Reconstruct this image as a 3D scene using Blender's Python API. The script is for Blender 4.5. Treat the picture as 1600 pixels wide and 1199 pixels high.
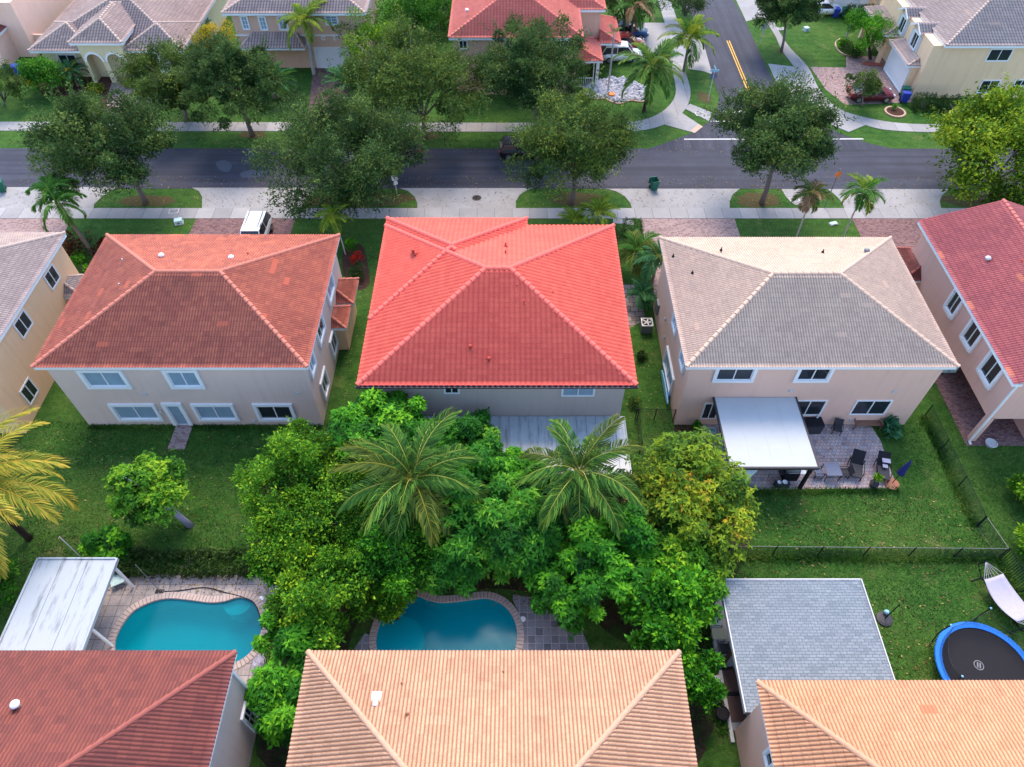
import bpy, math, random
import numpy as np
from math import sin, cos, pi, radians, atan2, sqrt, tan
from mathutils import Vector, Matrix
from mathutils.geometry import tessellate_polygon
for o in list(bpy.data.objects): bpy.data.objects.remove(o)
SC = bpy.context.scene; COL = SC.collection
# ------------------------------------------------------------------ camera
FPX, TH, CH = 1109.0, radians(50.4), 38.0
cam = bpy.data.cameras.new('camera'); co = bpy.data.objects.new('camera', cam); COL.objects.link(co)
cam.sensor_width = 36; cam.lens = 36*FPX/1600; cam.clip_start = .5; cam.clip_end = 8000
co.location = (0, 0, CH); co.rotation_euler = (radians(90)-TH, 0, 0); SC.camera = co
# ------------------------------------------------------------------ light
SUN_EL, SUN_AZ = radians(56), radians(4)      # azimuth from +Y towards +X
w = bpy.data.worlds.new('World'); SC.world = w; w.use_nodes = True
wn = w.node_tree.nodes; sky = wn.new('ShaderNodeTexSky'); sky.sky_type = 'NISHITA'; sky.sun_disc = False
sky.sun_elevation = SUN_EL; sky.sun_rotation = SUN_AZ; sky.altitude = 0; sky.air_density = 1.0; sky.dust_density = 1.0; sky.ozone_density = .7
w.node_tree.links.new(sky.outputs[0], wn['Background'].inputs[0]); wn['Background'].inputs[1].default_value = .15
sl = bpy.data.lights.new('sun', 'SUN'); so = bpy.data.objects.new('sun', sl); COL.objects.link(so)
sl.energy = 1.15; sl.angle = radians(26); sl.color = (1, .80, .60)
sd = Vector((sin(SUN_AZ)*cos(SUN_EL), cos(SUN_AZ)*cos(SUN_EL), sin(SUN_EL)))
so.rotation_euler = sd.to_track_quat('Z', 'Y').to_euler()
SC.view_settings.view_transform = 'Standard'; SC.view_settings.look = 'None'
SC.view_settings.exposure = 1.88; SC.view_settings.gamma = 1
SC.cycles.max_bounces = 5; SC.cycles.transparent_max_bounces = 12
# ------------------------------------------------------------------ pixel helpers: a pixel of the photo to a point on a real plane
def ray(u, v):
    a = (u-800)/FPX; b = (v-599.5)/FPX
    return a, cos(TH)-b*sin(TH), -sin(TH)-b*cos(TH)
def G(u, v, h=0):
    r = ray(u, v); t = (CH-h)/-r[2]; return (r[0]*t, r[1]*t)
def WY(u, v, Y):
    r = ray(u, v); t = Y/r[1]; return (r[0]*t, CH+r[2]*t)
def WX(u, v, X):
    r = ray(u, v); t = X/r[0]; return (r[1]*t, CH+r[2]*t)
# ------------------------------------------------------------------ objects
ORG = {}
def tag(o, label=None, cat=None, group=None, kind=None):
    if label: o['label'] = label
    if cat: o['category'] = cat
    if group: o['group'] = group
    if kind: o['kind'] = kind
    return o
def thing(name, label, cat, loc=(0,0,0), rz=0, group=None):
    o = bpy.data.objects.new(name, None); COL.objects.link(o); o.location = loc; o.rotation_euler = (0,0,rz)
    o.empty_display_size = .2; ORG[o.name] = Vector(loc)
    return tag(o, label, cat, group)
def link(name, me, parent=None, world=False):
    o = bpy.data.objects.new(name, me); COL.objects.link(o)
    if parent is not None:
        o.parent = parent
        ORG[o.name] = ORG.get(parent.name, Vector((0,0,0)))
    return o
def mesh_np(name, V, F, mat, parent=None, smooth=False, uv=None, attr=None, world=False, mats=None, mi=None):
    V = np.asarray(V, dtype=np.float64).reshape(-1, 3); F = np.asarray(F, dtype=np.int32)
    if world and parent is not None: V = V - np.array(ORG.get(parent.name, (0,0,0)))
    me = bpy.data.meshes.new(name); m, k = F.shape
    me.vertices.add(len(V)); me.vertices.foreach_set('co', V.ravel())
    me.loops.add(m*k); me.loops.foreach_set('vertex_index', F.ravel())
    me.polygons.add(m); me.polygons.foreach_set('loop_start', np.arange(0, m*k, k, dtype=np.int32))
    me.update(calc_edges=True)
    if uv is not None:
        l = me.uv_layers.new(name='UVMap'); l.data.foreach_set('uv', np.asarray(uv, dtype=np.float32)[F.ravel()].ravel())
    if attr:
        for n, a in attr.items():
            at = me.attributes.new(n, 'FLOAT', 'POINT'); at.data.foreach_set('value', np.asarray(a, dtype=np.float32))
    for mm in (mats or [mat]): me.materials.append(mm)
    if mi is not None: me.polygons.foreach_set('material_index', np.asarray(mi, dtype=np.int32))
    if smooth: me.polygons.foreach_set('use_smooth', np.ones(m, dtype=bool))
    me.validate(clean_customdata=False)
    return link(name, me, parent)
class MB:
    def __init__(s): s.v = []; s.f = []
    def add(s, vs, fs):
        b = len(s.v); s.v += [tuple(p) for p in vs]; s.f += [tuple(b+i for i in f) for f in fs]; return s
    def box(s, x0, x1, y0, y1, z0, z1, rz=0, c=None, tx=1, ty=1):
        vs = []
        mx, my = (x0+x1)/2, (y0+y1)/2
        for z, kx, ky in ((z0, 1, 1), (z1, tx, ty)):
            for x, y in ((x0,y0),(x1,y0),(x1,y1),(x0,y1)):
                vs.append((mx+(x-mx)*kx, my+(y-my)*ky, z))
        if rz:
            cx, cy = c if c else (mx, my)
            vs = [(cx+(x-cx)*cos(rz)-(y-cy)*sin(rz), cy+(x-cx)*sin(rz)+(y-cy)*cos(rz), z) for x, y, z in vs]
        return s.add(vs, [(3,2,1,0),(4,5,6,7),(0,1,5,4),(1,2,6,5),(2,3,7,6),(3,0,4,7)])
    def rod(s, p0, p1, r0, r1=None, n=8, cap=True):
        r1 = r0 if r1 is None else r1
        p0, p1 = Vector(p0), Vector(p1); d = (p1-p0)
        if d.length < 1e-6: return s
        d.normalize(); a = d.orthogonal().normalized(); b = d.cross(a); vs = []
        for p, r in ((p0, r0), (p1, r1)):
            for i in range(n):
                t = 2*pi*i/n; vs.append(p+a*(r*cos(t))+b*(r*sin(t)))
        fs = [(i, (i+1) % n, n+(i+1) % n, n+i) for i in range(n)]
        if cap: fs += [tuple(range(n))[::-1], tuple(range(n, 2*n))]
        return s.add(vs, fs)
    def tube(s, pts, rs, n=6):
        if not hasattr(rs, '__len__'): rs = [rs]*len(pts)
        P = [Vector(p) for p in pts]; b = len(s.v); a = None; vs = []
        for i, p in enumerate(P):
            d = (P[min(i+1, len(P)-1)]-P[max(i-1, 0)]).normalized()
            a = d.orthogonal().normalized() if a is None else (a-d*a.dot(d)).normalized()
            c = d.cross(a)
            for k in range(n):
                t = 2*pi*k/n; vs.append(p+a*(rs[i]*cos(t))+c*(rs[i]*sin(t)))
        fs = []
        for i in range(len(P)-1):
            for k in range(n): fs.append((i*n+k, i*n+(k+1) % n, (i+1)*n+(k+1) % n, (i+1)*n+k))
        fs += [tuple(range(n))[::-1], tuple(range((len(P)-1)*n, len(P)*n))]
        return s.add(vs, fs)
    def prism(s, poly, z0, z1, zf=None):
        a = sum(poly[i][0]*poly[(i+1) % len(poly)][1]-poly[(i+1) % len(poly)][0]*poly[i][1] for i in range(len(poly)))
        if a < 0: poly = poly[::-1]
        n = len(poly)
        vs = [(x, y, z0) for x, y in poly]+[(x, y, z1) for x, y in poly]
        fs = [(i, (i+1) % n, n+(i+1) % n, n+i) for i in range(n)]
        tr = tessellate_polygon([[Vector((x, y, 0)) for x, y in poly]])
        for t in tr:
            p = [poly[i] for i in t]; ar = (p[1][0]-p[0][0])*(p[2][1]-p[0][1])-(p[2][0]-p[0][0])*(p[1][1]-p[0][1])
            t = tuple(t) if ar > 0 else tuple(t)[::-1]
            fs.append(tuple(n+i for i in t)); fs.append(tuple(t)[::-1])
        return s.add(vs, fs)
    def lathe(s, prof, c=(0,0,0), n=16, cap=True):
        vs = []; m = len(prof)
        for r, z in prof:
            for i in range(n):
                t = 2*pi*i/n; vs.append((c[0]+r*cos(t), c[1]+r*sin(t), c[2]+z))
        fs = [(j*n+i, j*n+(i+1) % n, (j+1)*n+(i+1) % n, (j+1)*n+i) for j in range(m-1) for i in range(n)]
        if cap: fs += [tuple(range(n))[::-1], tuple(range((m-1)*n, m*n))]
        return s.add(vs, fs)
    def build(s, name, mat, parent=None, world=False, smooth=False, bevel=0):
        o = ORG.get(parent.name, Vector((0,0,0))) if (world and parent is not None) else Vector((0,0,0))
        me = bpy.data.meshes.new(name); me.from_pydata([(x-o[0], y-o[1], z-o[2]) for x, y, z in s.v], [], s.f)
        me.materials.append(mat); me.update()
        if smooth: me.polygons.foreach_set('use_smooth', [True]*len(me.polygons))
        ob = link(name, me, parent)
        if bevel:
            b = ob.modifiers.new('bevel', 'BEVEL'); b.width = bevel; b.segments = 2; b.limit_method = 'ANGLE'
        return ob
def spline(pts, closed=True, k=6):
    n = len(pts); out = []
    for i in range(n if closed else n-1):
        g = lambda j: pts[j % n] if closed else pts[max(0, min(n-1, j))]
        p0, p1, p2, p3 = g(i-1), g(i), g(i+1), g(i+2)
        for j in range(k):
            t = j/k; out.append(tuple(.5*(2*b+(c-a)*t+(2*a-5*b+4*c-d)*t*t+(3*b-a-3*c+d)*t**3) for a, b, c, d in zip(p0, p1, p2, p3)))
    if not closed: out.append(pts[-1])
    return out
def offset(poly, d):
    a = sum(poly[i][0]*poly[(i+1) % len(poly)][1]-poly[(i+1) % len(poly)][0]*poly[i][1] for i in range(len(poly)))
    s = 1 if a > 0 else -1; n = len(poly); out = []
    for i in range(n):
        x0, y0 = poly[i-1]; x1, y1 = poly[(i+1) % n]; dx, dy = x1-x0, y1-y0; l = math.hypot(dx, dy) or 1
        out.append((poly[i][0]+s*dy/l*d, poly[i][1]-s*dx/l*d))
    return out
# ------------------------------------------------------------------ materials
class N:
    def __init__(s, name):
        s.m = bpy.data.materials.new(name); s.m.use_nodes = True; s.t = s.m.node_tree; s.n = s.t.nodes
        s.p = s.n['Principled BSDF']; s.out = s.n['Material Output']
    def new(s, t, ins=None, **kw):
        x = s.n.new('ShaderNode'+t)
        for k, v in kw.items(): setattr(x, k, v)
        for k, v in (ins or {}).items(): s.set(x, k, v)
        return x
    def set(s, x, k, v):
        i = x.inputs[k]
        if isinstance(v, bpy.types.NodeSocket): s.t.links.new(v, i)
        elif isinstance(v, bpy.types.Node): s.t.links.new(v.outputs[0], i)
        else:
            if hasattr(i.default_value, '__len__') and len(i.default_value) == 4 and len(v) == 3: v = (*v, 1)
            i.default_value = v
    def pos(s): 
        return s.new('NewGeometry').outputs['Position']
    def obj(s): return s.new('TexCoord').outputs['Object']
    def mapv(s, v, sc=(1,1,1), rot=(0,0,0), loc=(0,0,0)): return s.new('Mapping', {0: v, 'Scale': sc, 'Rotation': rot, 'Location': loc}).outputs[0]
    def noise(s, v, sc, det=3, rough=.55, out=0): return s.new('TexNoise', {'Vector': v, 'Scale': sc, 'Detail': det, 'Roughness': rough}).outputs[out]
    def ramp(s, f, stops, interp='LINEAR'):
        r = s.new('ValToRGB', {0: f}); e = r.color_ramp.elements; r.color_ramp.interpolation = interp
        while len(e) < len(stops): e.new(.5)
        for i, (p, c) in enumerate(stops):
            e[i].position = p; e[i].color = (*c, 1) if hasattr(c, '__len__') else (c, c, c, 1)
        return r.outputs[0]
    def mix(s, f, a, b, mode='MIX'):
        x = s.new('Mix', data_type='RGBA', blend_type=mode)
        s.set(x, 0, f); s.set(x, 6, a); s.set(x, 7, b); return x.outputs[2]
    def math(s, op, a, b=0, c=0, clamp=False):
        x = s.new('Math', operation=op, use_clamp=clamp); s.set(x, 0, a); s.set(x, 1, b); s.set(x, 2, c); return x.outputs[0]
    def bump(s, h, st=.3, dist=.02): s.set(s.p, 'Normal', s.new('Bump', {'Height': h, 'Strength': st, 'Distance': dist}).outputs[0])
    def fin(s, col=None, rough=.8, spec=.3, metal=0):
        if col is not None: s.set(s.p, 'Base Color', col)
        s.set(s.p, 'Roughness', rough); s.set(s.p, 'Specular IOR Level', spec); s.set(s.p, 'Metallic', metal); return s.m
def hsv(c, k): return tuple(min(1, x*k) for x in c)
def plain(name, c, rough=.6, spec=.35, metal=0, var=.12, sc=6, bump=0):
    s = N(name); n = s.noise(s.obj(), sc)
    col = s.mix(n, hsv(c, 1-var), hsv(c, 1+var))
    if bump: s.bump(s.noise(s.obj(), 60), bump)
    return s.fin(col, rough, spec, metal)
def tile_mat(name, base, alt, dark, patch=None, pprob=.0, seed=0.0, groove=.45, dirt=.35):
    s = N(name); uv = s.new('UVMap').outputs[0]
    sp = s.new('SeparateXYZ', {0: uv}); fx = s.math('FLOOR', s.math('MULTIPLY', sp.outputs[0], .5)); fy = s.math('FLOOR', sp.outputs[1])
    cell = s.new('CombineXYZ', {0: fx, 1: fy, 2: seed}); wn_ = s.new('TexWhiteNoise', {'Vector': cell.outputs[0]}, noise_dimensions='3D')
    col = s.mix(wn_.outputs[0], base, alt)
    # single tiles darkened by age, then broad weathering
    wn2 = s.new('TexWhiteNoise', {'Vector': s.new('CombineXYZ', {0: fy, 1: fx, 2: seed+3}).outputs[0]}, noise_dimensions='3D')
    big = s.noise(s.obj(), .35, 5, .65)
    f = s.math('MULTIPLY', s.ramp(big, [(.35, 0), (.68, 1)]), s.math('MULTIPLY_ADD', wn2.outputs[0], .7, .3))
    col = s.mix(s.math('MULTIPLY', f, dirt), col, dark)
    fine = s.noise(s.obj(), 9, 4, .7); col = s.mix(s.math('MULTIPLY', s.ramp(fine, [(.45, 0), (.8, 1)]), .5), col, dark)
    # shade painted dark into the channel between two barrels and along each lap
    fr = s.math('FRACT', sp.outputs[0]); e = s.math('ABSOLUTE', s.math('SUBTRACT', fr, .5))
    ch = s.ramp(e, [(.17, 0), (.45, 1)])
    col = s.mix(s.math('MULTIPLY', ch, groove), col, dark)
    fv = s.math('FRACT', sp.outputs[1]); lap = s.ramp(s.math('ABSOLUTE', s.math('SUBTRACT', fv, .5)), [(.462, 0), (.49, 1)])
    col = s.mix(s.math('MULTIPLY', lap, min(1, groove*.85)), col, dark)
    if patch:
        cl = s.new('CombineXYZ', {0: s.math('FLOOR', s.math('MULTIPLY', fx, .5)), 1: fy, 2: seed+9})
        wn3 = s.new('TexWhiteNoise', {'Vector': cl.outputs[0]}, noise_dimensions='3D')
        pt = s.math('GREATER_THAN', wn3.outputs[0], 1-pprob); col = s.mix(s.math('MULTIPLY', pt, .75), col, patch)
    s.bump(fine, .25, .01)
    return s.fin(col, .72, .25)
def stucco(name, c, var=.08):
    s = N(name); o = s.pos(); n = s.noise(o, .5, 4, .6)
    st = s.noise(s.mapv(o, (3, 3, .25)), 1.0, 4, .6)
    col = s.mix(n, hsv(c, 1-var), hsv(c, 1+var)); col = s.mix(s.math('MULTIPLY', s.ramp(st, [(.5, 0), (.75, 1)]), .22), col, hsv(c, .62))
    s.bump(s.noise(o, 30, 4, .7), .35, .02); return s.fin(col, .9, .15)
def foliage(name, stops, trans=.22, rough=.6, spec=.10):
    s = N(name); a = s.new('Attribute', attribute_name='r').outputs['Fac']; b = s.new('Attribute', attribute_name='c').outputs['Fac']
    f = s.math('MULTIPLY_ADD', s.math('ADD', s.math('MULTIPLY', a, .5), s.math('MULTIPLY', b, .5)), 1.45, -.22, clamp=True); col = s.ramp(f, stops)
    s.fin(col, rough, spec)
    tr = s.new('BsdfTranslucent', {0: s.mix(.5, col, hsv(stops[-1][1], 1.3))})
    m = s.new('MixShader', {0: trans, 1: s.p.outputs[0], 2: tr.outputs[0]}); s.t.links.new(m.outputs[0], s.out.inputs[0]); return s.m
def brick(s, v, w_, h_, mortar, c1, c2, cm, off=.5):
    b = s.new('TexBrick', {'Vector': v, 'Color1': c1, 'Color2': c2, 'Mortar': cm, 'Scale': 1.0, 'Mortar Size': mortar, 'Mortar Smooth': .2, 'Brick Width': w_, 'Row Height': h_, 'Bias': 0.0}, offset=off)
    return b
M = {}
def build_mats():
    # grass
    s = N('grass'); p = s.pos()
    a = s.noise(p, .16, 6, .6); b = s.noise(p, 1.3, 6, .7); c = s.noise(p, 22, 3, .7)
    col = s.ramp(b, [(.22, (.014, .050, .009)), (.5, (.030, .096, .015)), (.72, (.062, .155, .024))])
    col = s.mix(s.math('MULTIPLY', s.ramp(a, [(.42, 0), (.7, 1)]), .55), col, (.085, .150, .030))
    col = s.mix(1.0, col, s.ramp(s.noise(p, 5.5, 5, .75), [(.3, .55), (.5, 1.0), (.7, 1.5)]), 'MULTIPLY')
    dry = s.math('MULTIPLY', s.ramp(s.noise(p, .55, 8, .72), [(.54, 0), (.68, 1)]), s.ramp(s.noise(p, .09, 2), [(.40, 0), (.62, 1)]))
    col = s.mix(s.math('MULTIPLY', dry, .65), col, (.20, .19, .075))
    col = s.mix(1.0, col, s.ramp(c, [(.25, .45), (.5, 1.0), (.75, 1.65)]), 'MULTIPLY')
    mow = s.new('TexWave', {'Vector': s.mapv(p, (1, 1, 1), (0, 0, .04)), 'Scale': .32, 'Distortion': 1.5, 'Detail': 2}, bands_direction='Y')
    col = s.mix(s.math('MULTIPLY', mow.outputs[1], .16), col, (.09, .17, .04))
    s.bump(s.noise(p, 26, 4, .8), 1.0, .07); M['grass'] = s.fin(col, .9, .1)
    # soil
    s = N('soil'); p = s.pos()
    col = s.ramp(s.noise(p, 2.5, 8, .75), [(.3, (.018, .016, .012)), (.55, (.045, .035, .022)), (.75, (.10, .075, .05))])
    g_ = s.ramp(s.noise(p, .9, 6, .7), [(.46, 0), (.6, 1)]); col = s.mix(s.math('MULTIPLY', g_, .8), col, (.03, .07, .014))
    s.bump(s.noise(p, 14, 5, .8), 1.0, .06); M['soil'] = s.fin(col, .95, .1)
    s = N('mulch'); p = s.pos()
    col = s.ramp(s.noise(p, 12, 6, .8), [(.3, (.035, .018, .014)), (.6, (.09, .045, .033)), (.8, (.16, .10, .08))])
    s.bump(s.noise(p, 20, 5, .8), 1.0, .05); M['mulch'] = s.fin(col, .95, .1)
    s = N('worn_turf'); p = s.pos()
    col = s.ramp(s.noise(p, 7, 8, .8), [(.3, (.05, .05, .02)), (.55, (.10, .08, .035)), (.75, (.05, .09, .022))])
    s.bump(s.noise(p, 20, 5, .8), 1.0, .05); M['worn'] = s.fin(col, .95, .1)
    # asphalt
    for nm, ax in (('asphalt', (.05, 1.6, 1)), ('asphalt_side', (1.6, .05, 1))):
        s = N(nm); p = s.pos(); st = s.noise(s.mapv(p, ax), .9, 4, .6); f = s.noise(p, 45, 3, .8); a = s.noise(p, .35, 5, .65)
        col = s.ramp(a, [(.3, (.032, .035, .052)), (.7, (.050, .054, .078))]); col = s.mix(s.ramp(st, [(.44, 0), (.62, .75)]), col, (.022, .024, .036))
        col = s.mix(1, col, s.ramp(f, [(.3, .78), (.7, 1.25)]), 'MULTIPLY')
        sp_ = s.ramp(s.noise(p, .6, 4, .7), [(.70, 0), (.76, .35)]); col = s.mix(sp_, col, (.10, .11, .14))
        cr = s.new('TexVoronoi', {'Vector': p, 'Scale': .13}, feature='DISTANCE_TO_EDGE').outputs[0]
        s.bump(f, .4, .01); M[nm] = s.fin(col, .82, .3)
    s = N('road_patch'); M['patch'] = s.fin(s.mix(s.noise(s.pos(), 5, 5, .7), (.05, .055, .075), (.10, .11, .14)), .85, .2)
    # concrete
    def conc(nm, c, joint=None, axis=0):
        s = N(nm); p = s.pos(); a = s.noise(p, .28, 6, .65); f = s.noise(p, 6, 6, .7)
        col = s.ramp(a, [(.3, hsv(c, .80)), (.55, c), (.75, hsv(c, 1.10))]); col = s.mix(s.ramp(f, [(.45, 0), (.8, .35)]), col, hsv(c, .55))
        if joint:
            q = s.new('SeparateXYZ', {0: p}).outputs[axis]; fr = s.math('FRACT', s.math('DIVIDE', q, joint))
            cell = s.new('TexWhiteNoise', {'W': s.math('FLOOR', s.math('DIVIDE', q, joint))}, noise_dimensions='1D').outputs[0]
            col = s.mix(1, col, s.ramp(cell, [(0, .84), (1, 1.08)]), 'MULTIPLY')
            col = s.mix(s.math('MULTIPLY', s.math('LESS_THAN', fr, .022), .75), col, hsv(c, .22))
        st = s.ramp(s.noise(p, .9, 5, .7), [(.62, 0), (.80, .45)]); col = s.mix(st, col, hsv(c, .5))
        s.bump(s.noise(p, 25, 4, .7), .25, .01); M[nm] = s.fin(col, .85, .2)
    conc('concrete', (.305, .30, .30)); conc('sidewalk', (.33, .325, .325), 1.52, 0); conc('sidewalk_y', (.36, .365, .38), 1.52, 1)
    # pavers
    def pave(nm, w_, h_, cols, cm, mort=.012, off=.5, dirt=.3, seed=0):
        s = N(nm); p = s.mapv(s.pos(), (1, 1, 1), (0, 0, 0), (seed, seed*.7, 0))
        b = brick(s, p, w_, h_, mort, (0, 0, 0), (1, 1, 1), (.5, .5, .5), off)
        n = s.noise(p, .8, 4, .6); col = s.ramp(b.outputs[0], [(i/(len(cols)-1), c) for i, c in enumerate(cols)])
        col = s.mix(s.math('MULTIPLY', s.ramp(n, [(.35, 0), (.7, 1)]), dirt), col, cm)
        col = s.mix(b.outputs[1], col, cm); f = s.noise(p, 12, 5, .7); col = s.mix(1, col, s.ramp(f, [(.3, .75), (.7, 1.2)]), 'MULTIPLY')
        s.bump(s.math('SUBTRACT', 1, b.outputs[1]), .5, .012); M[nm] = s.fin(col, .8, .25)
    pave('paver_pink', .22, .12, [(.22, .12, .11), (.36, .26, .25), (.42, .30, .27)], (.16, .12, .12))
    pave('paver_patio', .24, .24, [(.30, .26, .29), (.56, .37, .33), (.44, .40, .42), (.60, .46, .41)], (.19, .15, .15), .014)
    pave('paver_red', .22, .12, [(.12, .055, .05), (.30, .17, .16), (.16, .10, .12)], (.08, .05, .05))
    pave('deck_stone', .62, .62, [(.30, .26, .25), (.40, .35, .33), (.34, .30, .31)], (.13, .12, .12), .018, 0.0, .55)
    pave('deck_grey', .42, .42, [(.10, .105, .125), (.22, .22, .25), (.15, .155, .18)], (.32, .31, .32), .022, .0, .25)
    pave('path_stone', .6, .5, [(.20, .16, .16), (.34, .28, .28)], (.06, .06, .03), .03, .5)
    pave('shingle', .34, .15, [(.15, .185, .215), (.215, .25, .28), (.18, .215, .245)], (.10, .12, .14), .014, .5, .12)
    # coping brick: radial pattern carried by the mesh itself
    M['coping'] = plain('coping', (.42, .34, .31), .8, .2, var=.28, sc=5, bump=.2)
    # roofs
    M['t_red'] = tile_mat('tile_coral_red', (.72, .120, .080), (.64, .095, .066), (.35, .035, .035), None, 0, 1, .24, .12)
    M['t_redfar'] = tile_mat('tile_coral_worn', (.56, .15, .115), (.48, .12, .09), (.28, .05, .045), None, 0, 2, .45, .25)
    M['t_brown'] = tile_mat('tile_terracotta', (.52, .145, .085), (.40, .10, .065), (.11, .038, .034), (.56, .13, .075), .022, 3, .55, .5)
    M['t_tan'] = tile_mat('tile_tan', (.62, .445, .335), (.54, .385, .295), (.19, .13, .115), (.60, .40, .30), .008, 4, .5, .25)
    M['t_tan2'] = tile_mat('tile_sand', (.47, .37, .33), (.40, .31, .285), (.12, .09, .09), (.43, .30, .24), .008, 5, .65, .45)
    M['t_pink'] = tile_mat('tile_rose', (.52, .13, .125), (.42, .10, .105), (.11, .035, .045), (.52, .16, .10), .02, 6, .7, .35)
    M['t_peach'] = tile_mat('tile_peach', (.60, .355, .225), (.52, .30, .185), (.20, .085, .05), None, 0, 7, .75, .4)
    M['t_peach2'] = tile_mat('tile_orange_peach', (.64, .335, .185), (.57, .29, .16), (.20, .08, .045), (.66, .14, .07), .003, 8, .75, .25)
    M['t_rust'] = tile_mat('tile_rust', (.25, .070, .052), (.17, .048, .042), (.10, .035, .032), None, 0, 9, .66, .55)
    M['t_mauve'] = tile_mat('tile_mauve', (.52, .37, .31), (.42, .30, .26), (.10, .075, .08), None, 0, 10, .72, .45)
    # walls
    for k, c in dict(w_beige=(.55, .42, .36), w_orange=(.82, .52, .31), w_pink=(.70, .43, .35), w_lilac=(.66, .50, .43), w_yellow=(.82, .58, .37), w_cream=(.64, .56, .36), w_grey=(.52, .42, .38), w_rose=(.73, .475, .37), w_tan=(.66, .42, .31), w_peach=(.82, .52, .41)).items(): M[k] = stucco(k, c)
    M['white'] = plain('white_paint', (.76, .77, .78), .5, .35, var=.05); M['white_metal'] = plain('white_metal', (.42, .45, .47), .7, .15, var=.07, sc=1.2)
    # stained white pan roof
    s = N('pan_roof'); p = s.pos(); n = s.noise(s.mapv(p, (2.2, .35, 1)), 1.1, 6, .7)
    col = s.mix(s.ramp(n, [(.52, 0), (.68, .8)]), (.36, .395, .42), (.13, .145, .16)); M['pan'] = s.fin(col, .42, .4)
    M['black'] = plain('black_metal', (.014, .014, .018), .6, .12); M['dark'] = plain('dark_plastic', (.035, .035, .042), .55, .3)
    M['grey'] = plain('grey_metal', (.16, .17, .18), .45, .5, .3); M['lgrey'] = plain('light_grey', (.5, .5, .5), .6)
    M['cap_red'] = plain('vent_red', (.40, .06, .04), .7); M['gutter'] = plain('dark_gutter', (.05, .03, .045), .4, .5)
    for k, c in dict(bin_green=(.015, .13, .085), bin_blue=(.02, .05, .34), wood=(.20, .10, .065), navy=(.015, .02, .12), blue=(.01, .16, .62), cyan=(.25, .52, .66), teal=(.45, .62, .62), orange=(.75, .20, .03), brownmat=(.09, .045, .035), redbrick=(.35, .09, .07), curb=(.45, .30, .22), rope=(.45, .44, .52), pale_lilac=(.36, .345, .44), slate=(.13, .15, .22), terracotta=(.40, .16, .09)).items(): M[k] = plain(k, c, .6, .3)
    for k, c in dict(car_white=(.76, .77, .78), car_maroon=(.10, .012, .022), car_black=(.012, .012, .016), car_blue=(.02, .06, .16), car_red=(.42, .015, .012), car_navy=(.015, .02, .045)).items():
        s = N(k); s.set(s.p, 'Coat Weight', .7 if c[0] > .3 else .2); s.set(s.p, 'Coat Roughness', .05); M[k] = s.fin(s.mix(s.noise(s.obj(), 2), hsv(c, .92), hsv(c, 1.08)), .32, .5 if c[0] > .3 else .2, .15 if c[0] > .3 else 0)
    M['glass'] = plain('dark_glass', (.018, .024, .030), .06, .6, var=.3, sc=.8); M['glass_blue'] = plain('glass_with_blinds', (.24, .34, .43), .12, .6, var=.25, sc=1.0)
    M['tyre'] = plain('tyre', (.018, .018, .02), .85); M['rim'] = plain('rim', (.35, .35, .37), .35, .5, .7)
    M['lamp_red'] = plain('red_lens', (.45, .01, .01), .2, .5); M['lamp_clear'] = plain('clear_lens', (.6, .62, .65), .15, .6)
    M['yellow_line'] = plain('yellow_line', (.72, .38, .03), .7, var=.15, sc=3); M['white_line'] = plain('white_line', (.50, .50, .49), .7, var=.15, sc=3)
    M['bark'] = plain('bark', (.17, .145, .13), .9, .1, var=.35, sc=9, bump=.6); M['bark_pale'] = plain('bark_pale', (.42, .40, .38), .85, .1, var=.2, sc=8, bump=.4)
    M['bark_dark'] = plain('bark_dark', (.05, .035, .028), .9, .1, var=.4, sc=9, bump=.6); M['bark_blue'] = plain('bark_lichen', (.34, .32, .42), .85, .1, var=.2, sc=9, bump=.6)
    M['rock'] = plain('rock', (.42, .42, .46), .85, .2, var=.5, sc=3, bump=.6); M['plaster'] = plain('pool_plaster', (.20, .56, .70), .6, .2, var=.10, sc=.7)
    M['plaster_light'] = plain('pool_step_plaster', (.25, .63, .76), .6, .2, var=.06)
    for k, c in dict(t_red=(.74, .14, .11), t_redfar=(.60, .17, .13), t_brown=(.50, .17, .12), t_tan=(.52, .37, .28), t_tan2=(.46, .35, .29), t_pink=(.50, .15, .13), t_peach=(.52, .30, .195), t_peach2=(.54, .29, .175), t_rust=(.30, .09, .07), t_mauve=(.52, .37, .30)).items(): M['c'+k] = plain('cap_'+k[2:], c, .75, .2, var=.16, sc=4, bump=.2)
    # water: tinted clear body with a fresnel mirror on top
    for nm, c in (('water_blue', (.12, .80, .80)), ('water_teal', (.07, .62, .66))):
        s = N(nm); p = s.pos(); bmp = s.new('Bump', {'Height': s.noise(p, 1.8, 4, .5), 'Strength': .10, 'Distance': .05}).outputs[0]
        tr = s.new('BsdfTransparent', {0: c}); gl = s.new('BsdfGlossy', {0: (.55, .7, .75), 'Roughness': .16, 'Normal': bmp}); df = s.new('BsdfDiffuse', {0: (.0, .26, .30)})
        fr = s.new('Fresnel', {'IOR': 1.33, 'Normal': bmp}); m0 = s.new('MixShader', {0: .35, 1: tr.outputs[0], 2: df.outputs[0]})
        m1 = s.new('MixShader', {0: fr.outputs[0], 1: m0.outputs[0], 2: gl.outputs[0]}); s.t.links.new(m1.outputs[0], s.out.inputs[0]); M[nm] = s.m
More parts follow.
